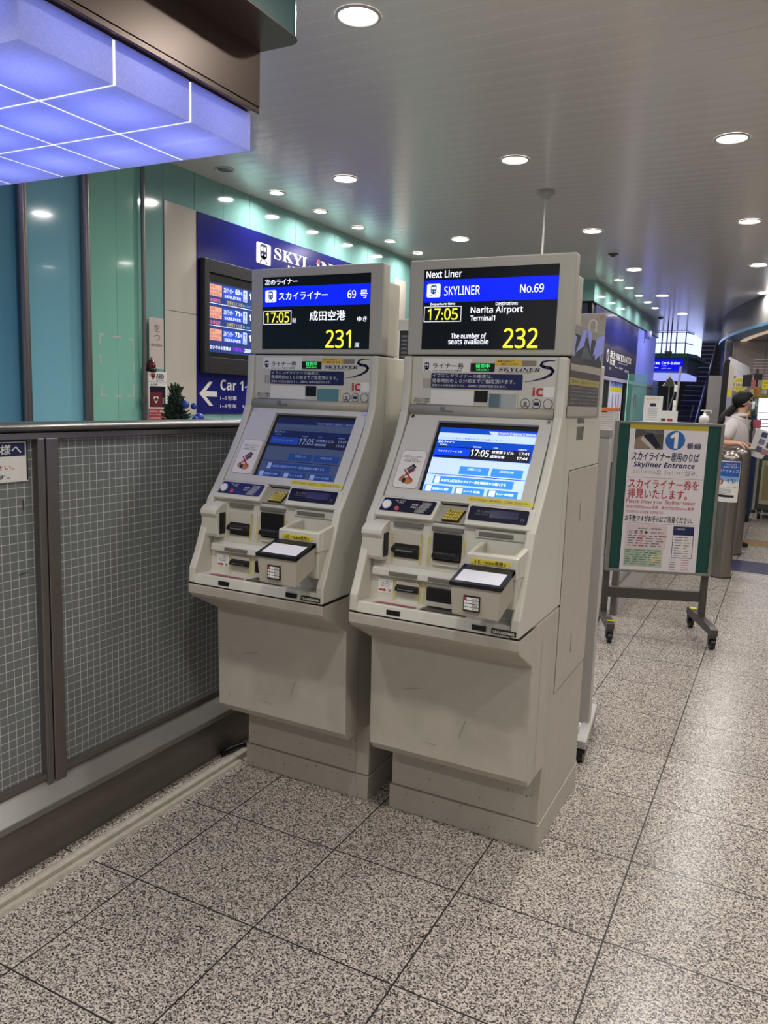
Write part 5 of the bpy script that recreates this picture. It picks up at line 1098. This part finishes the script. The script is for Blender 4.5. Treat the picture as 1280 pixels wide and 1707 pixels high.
J = dict(pel=((-.50, 8.72, .92), .125), sp1=((-.49, 8.715, 1.05), .115), ch=((-.475, 8.71, 1.20), .125), ut=((-.465, 8.71, 1.275), .085), nb=((-.425, 8.71, 1.365), .052), nk=((-.418, 8.71, 1.42), .046),
         h1=((-.415, 8.71, 1.475), .070), h2=((-.415, 8.71, 1.545), .078), h3=((-.425, 8.71, 1.590), .055),
         rs=((-.485, 8.565, 1.275), .046), re=((-.565, 8.50, 1.095), .040), rf=((-.50, 8.46, 1.092), .037), rw=((-.425, 8.425, 1.098), .026), rp=((-.385, 8.412, 1.102), (.034, .020)),
         ls=((-.455, 8.855, 1.275), .046), le=((-.42, 8.96, 1.10), .040), lw=((-.29, 8.84, 1.045), .026), lp=((-.255, 8.80, 1.04), (.032, .020)),
         rh=((-.50, 8.64, .88), .092), rk=((-.46, 8.64, .49), .058), ra=((-.50, 8.62, .09), .038), rt=((-.40, 8.60, .045), .033),
         lh=((-.50, 8.80, .88), .092), lk=((-.43, 8.83, .49), .058), la=((-.41, 8.92, .09), .038), lt=((-.31, 8.92, .045), .033))
E_ = [('pel', 'sp1'), ('sp1', 'ch'), ('ch', 'ut'), ('ut', 'nb'), ('nb', 'nk'), ('nk', 'h1'), ('h1', 'h2'), ('h2', 'h3'), ('ut', 'rs'), ('rs', 're'), ('re', 'rf'), ('rf', 'rw'), ('rw', 'rp'), ('ut', 'ls'), ('ls', 'le'), ('le', 'lw'), ('lw', 'lp'), ('pel', 'rh'), ('rh', 'rk'), ('rk', 'ra'), ('ra', 'rt'), ('pel', 'lh'), ('lh', 'lk'), ('lk', 'la'), ('la', 'lt')]
for i, (dy, ln) in enumerate(((-.026, .048), (-.010, .058), (.007, .060), (.022, .050))):     # right hand fingers bent over the bollard dome
    a, b_, c_ = 'rf%da' % i, 'rf%db' % i, 'rf%dc' % i
    J[a] = ((-.352, 8.412 + dy, 1.094), .0095); J[b_] = ((-.352 + ln * .45, 8.412 + dy * 1.15, 1.076), .0088); J[c_] = ((-.352 + ln * .62, 8.412 + dy * 1.2, 1.045 if i not in (0,) else 1.052), .0075)
    E_ += [('rp', a), (a, b_), (b_, c_)]
J['rta'] = ((-.395, 8.378, 1.092), .0105); J['rtb'] = ((-.365, 8.358, 1.072), .009); J['rtc'] = ((-.347, 8.352, 1.050), .008); E_ += [('rp', 'rta'), ('rta', 'rtb'), ('rtb', 'rtc')]
for i, dz in enumerate((.020, .006, -.009, -.022)):                                          # left hand fingers closed on the leaflets
    a, b_, c_ = 'lf%da' % i, 'lf%db' % i, 'lf%dc' % i
    J[a] = ((-.232, 8.785, 1.04 + dz), .009); J[b_] = ((-.214, 8.762, 1.04 + dz * 1.1), .0085); J[c_] = ((-.228, 8.742, 1.04 + dz * 1.1), .0075); E_ += [('lp', a), (a, b_), (b_, c_)]
J['lta'] = ((-.262, 8.768, 1.055), .010); J['ltb'] = ((-.250, 8.748, 1.07), .009); J['ltc'] = ((-.236, 8.738, 1.078), .008); E_ += [('lp', 'lta'), ('lta', 'ltb'), ('ltb', 'ltc')]
skinned('body', J, E_, pe, SKIN, 'pel')
# face: nose, ear, brow shape carried on the head
fc = MB()
fc.lathe(0, 0, [(.0005, 0)], SKIN) if False else None
k = MB(); k.tube((-.343, 8.71, 1.515), (-.322, 8.71, 1.495), .008, SKIN, .011, n=10).tube((-.322, 8.71, 1.495), (-.338, 8.71, 1.487), .011, SKIN, .006, n=10); k.build('nose', pe)
for yy in (8.636, 8.784):
    k = MB(); pts = [(-.408 + .014 * math.cos(a_), yy, 1.505 + .026 * math.sin(a_)) for a_ in [2 * PI * i / 12 for i in range(13)]]; k.path(pts, .007, SKIN, n=6); k.add([(q_[0], yy, q_[2]) for q_ in pts[:12]], [tuple(range(12))], SKIN); k.build('ear', pe)
    k = MB(); k.tube((-.352, yy + (.032 if yy < 8.7 else -.032), 1.522), (-.348, yy + (.034 if yy < 8.7 else -.034), 1.522), .010, BLACK, n=12); k.build('eye', pe)
k = MB(); k.tube((-.339, 8.692, 1.462), (-.339, 8.728, 1.462), .006, mat('lip', 'a86a60', .5), n=8); k.build('mouth', pe)
k = MB(); k.prism([(8.655, 1.44), (8.71, 1.425), (8.765, 1.44), (8.77, 1.49), (8.71, 1.512), (8.65, 1.49)], -.338, -.312, mat('face_mask_white', 'c8d4da', .6), axis='x'); k.path([(-.33, 8.65, 1.49), (-.37, 8.632, 1.505), (-.405, 8.634, 1.515)], .004, mat('face_mask_white', 'c8d4da', .6), n=6); k.build('face_mask', pe, bevel=.01)
# hair cap and ponytail
k = MB(); cxh, cyh, czh, rx_, ry_, rz_ = -.424, 8.71, 1.528, .098, .084, .088
NU, NV = 36, 22; vid = {}
def hp_(i_, j_):
    a = 2 * PI * i_ / NU; e = -PI / 2 + PI * j_ / NV; return (cxh + rx_ * math.cos(e) * math.cos(a), cyh + ry_ * math.cos(e) * math.sin(a), czh + rz_ * math.sin(e))
for i_ in range(NU):
    for j_ in range(NV):
        qd = [hp_(i_, j_), hp_(i_ + 1, j_), hp_(i_ + 1, j_ + 1), hp_(i_, j_ + 1)]; mx_ = sum(q_[0] for q_ in qd) / 4; mz_ = sum(q_[2] for q_ in qd) / 4
        if mz_ > 1.560 + (mx_ + .35) * 1.75: k.add(qd, [(0, 1, 2, 3)], HAIR, True)
ho = k.build('hair', pe)
bmh = bmesh.new(); bmh.from_mesh(ho.data); bmesh.ops.remove_doubles(bmh, verts=bmh.verts, dist=1e-4); bmesh.ops.recalc_face_normals(bmh, faces=bmh.faces); bmh.to_mesh(ho.data); bmh.free()
md = ho.modifiers.new('solid', 'SOLIDIFY'); md.thickness = .012; md.offset = 0
HJ = dict(k=((-.488, 8.71, 1.465), .046), p1=((-.525, 8.68, 1.42), .044), p2=((-.565, 8.645, 1.375), .044), p3=((-.60, 8.61, 1.32), .038), p4=((-.625, 8.59, 1.26), .018))
skinned('ponytail', HJ, [('k', 'p1'), ('p1', 'p2'), ('p2', 'p3'), ('p3', 'p4')], pe, HAIR, 'k')
SJ = dict(hem=((-.50, 8.72, .985), (.178, .150)), w1=((-.49, 8.715, 1.06), (.180, .150)), c1=((-.485, 8.71, 1.18), (.180, .155)), u1=((-.475, 8.71, 1.265), (.145, .135)), u2=((-.450, 8.71, 1.325), (.118, .112)), col=((-.425, 8.71, 1.38), .064),
          rs=((-.49, 8.555, 1.275), .085), rm=((-.535, 8.52, 1.185), .076), re=((-.56, 8.502, 1.118), .066), ls=((-.46, 8.865, 1.275), .085), lm=((-.43, 8.92, 1.19), .076), le=((-.42, 8.955, 1.118), .066))
skinned('shirt', SJ, [('hem', 'w1'), ('w1', 'c1'), ('c1', 'u1'), ('u1', 'u2'), ('u2', 'col'), ('u1', 'rs'), ('rs', 'rm'), ('rm', 're'), ('u1', 'ls'), ('ls', 'lm'), ('lm', 'le')], pe, SHIRT, 'c1')
MB().lathe(-.424, 8.71, [(.056, 1.395), (.070, 1.382), (.080, 1.358), (.068, 1.365), (.054, 1.388)], SHIRT, n=24).build('collar', pe)
k = MB(); k.path([(-.372, 8.67, 1.375), (-.355, 8.71, 1.36), (-.372, 8.75, 1.375)], .014, mat('scarf_red', 'a84058', .6)); k.path([(-.355, 8.70, 1.36), (-.325, 8.70, 1.30), (-.315, 8.70, 1.22)], .012, DSUIT); k.build('neck_scarf', pe)
TJ = dict(w=((-.50, 8.72, .97), (.142, .132)), pel=((-.50, 8.72, .88), (.15, .14)), rh=((-.50, 8.64, .80), .105), rk=((-.46, 8.64, .48), .080), ra=((-.50, 8.62, .11), .062), lh=((-.50, 8.80, .80), .105), lk=((-.43, 8.83, .48), .080), la=((-.41, 8.92, .11), .062))
skinned('trousers', TJ, [('w', 'pel'), ('pel', 'rh'), ('rh', 'rk'), ('rk', 'ra'), ('pel', 'lh'), ('lh', 'lk'), ('lk', 'la')], pe, DSUIT, 'pel')
for (hx, hy, tx, ty) in ((-.53, 8.625, -.38, 8.595), (-.44, 8.92, -.29, 8.92)):
    d_ = Vector((tx - hx, ty - hy, 0)).normalized(); n_ = Vector((-d_.y, d_.x, 0)); k = MB()
    prof = [(-.03, .030), (.0, .036), (.06, .040), (.12, .042), (.17, .034), (.19, .018)]; lft = [Vector((hx, hy, 0)) + d_ * a_ + n_ * w_ for a_, w_ in prof]; rgt = [Vector((hx, hy, 0)) + d_ * a_ - n_ * w_ for a_, w_ in prof]
    ring = lft + rgt[::-1]; hs_ = [.085, .085, .075, .06, .045, .035]; hs_ = hs_ + hs_[::-1]; n0 = len(ring)
    k.add([tuple(v_) for v_ in ring] + [(v_.x, v_.y, h_) for v_, h_ in zip(ring, hs_)], [tuple(range(n0)), tuple(range(2 * n0 - 1, n0 - 1, -1))] + [(i, (i + 1) % n0, n0 + (i + 1) % n0, n0 + i) for i in range(n0)], BLACK); k.build('shoe', pe, bevel=.008)
lf = thing('leaflet_bundle', 'printed leaflets held in the left hand at the right edge', 'leaflet', (-.22, 8.75, 1.1))
MB().hexa([(-.335, 8.755, .975), (-.20, 8.735, .94), (-.20, 8.750, .94), (-.335, 8.77, .975), (-.275, 8.745, 1.25), (-.06, 8.715, 1.19), (-.06, 8.73, 1.19), (-.275, 8.76, 1.25)], mat('leaflet_paper', 'cfcbca', .5)).build('sheets', lf)
gs = G((-.30, 8.745, .98), (.215, -.03, -.06), (.075, -.005, .29), base=.004)
for a_, b_, c_ in ((.02, .20, '39415e'), (.02, .13, '6a6e86'), (.02, .05, '4a4f6e'), (.10, .19, '8890a8'), (.10, .11, '3c3c4c'), (.08, .04, '9a6a70')): gs.rect(a_, b_, a_ + .055, b_ + .05, mat('leaflet_' + c_, c_, .5))
gs.build('print', lf)
# handrail gate posts between board and bollard
gt = thing('gate_post', 'dark slim ticket gate end between notice board and front bollard', 'ticket gate', (-.68, 9.9, 0))
MB().box(-.77, -.60, 9.35, 10.4, 0, .81, mat('gate_dark', '262423', .3)).build('body', gt, bevel=.01); MB().box(-.775, -.595, 9.34, 10.41, .81, .845, WHITE).build('top', gt, bevel=.004); MB().box(-.68, -.65, 9.34, 9.35, .72, .77, em('gate_lamp', 'fff6e0', 1.0)).build('lamp', gt)
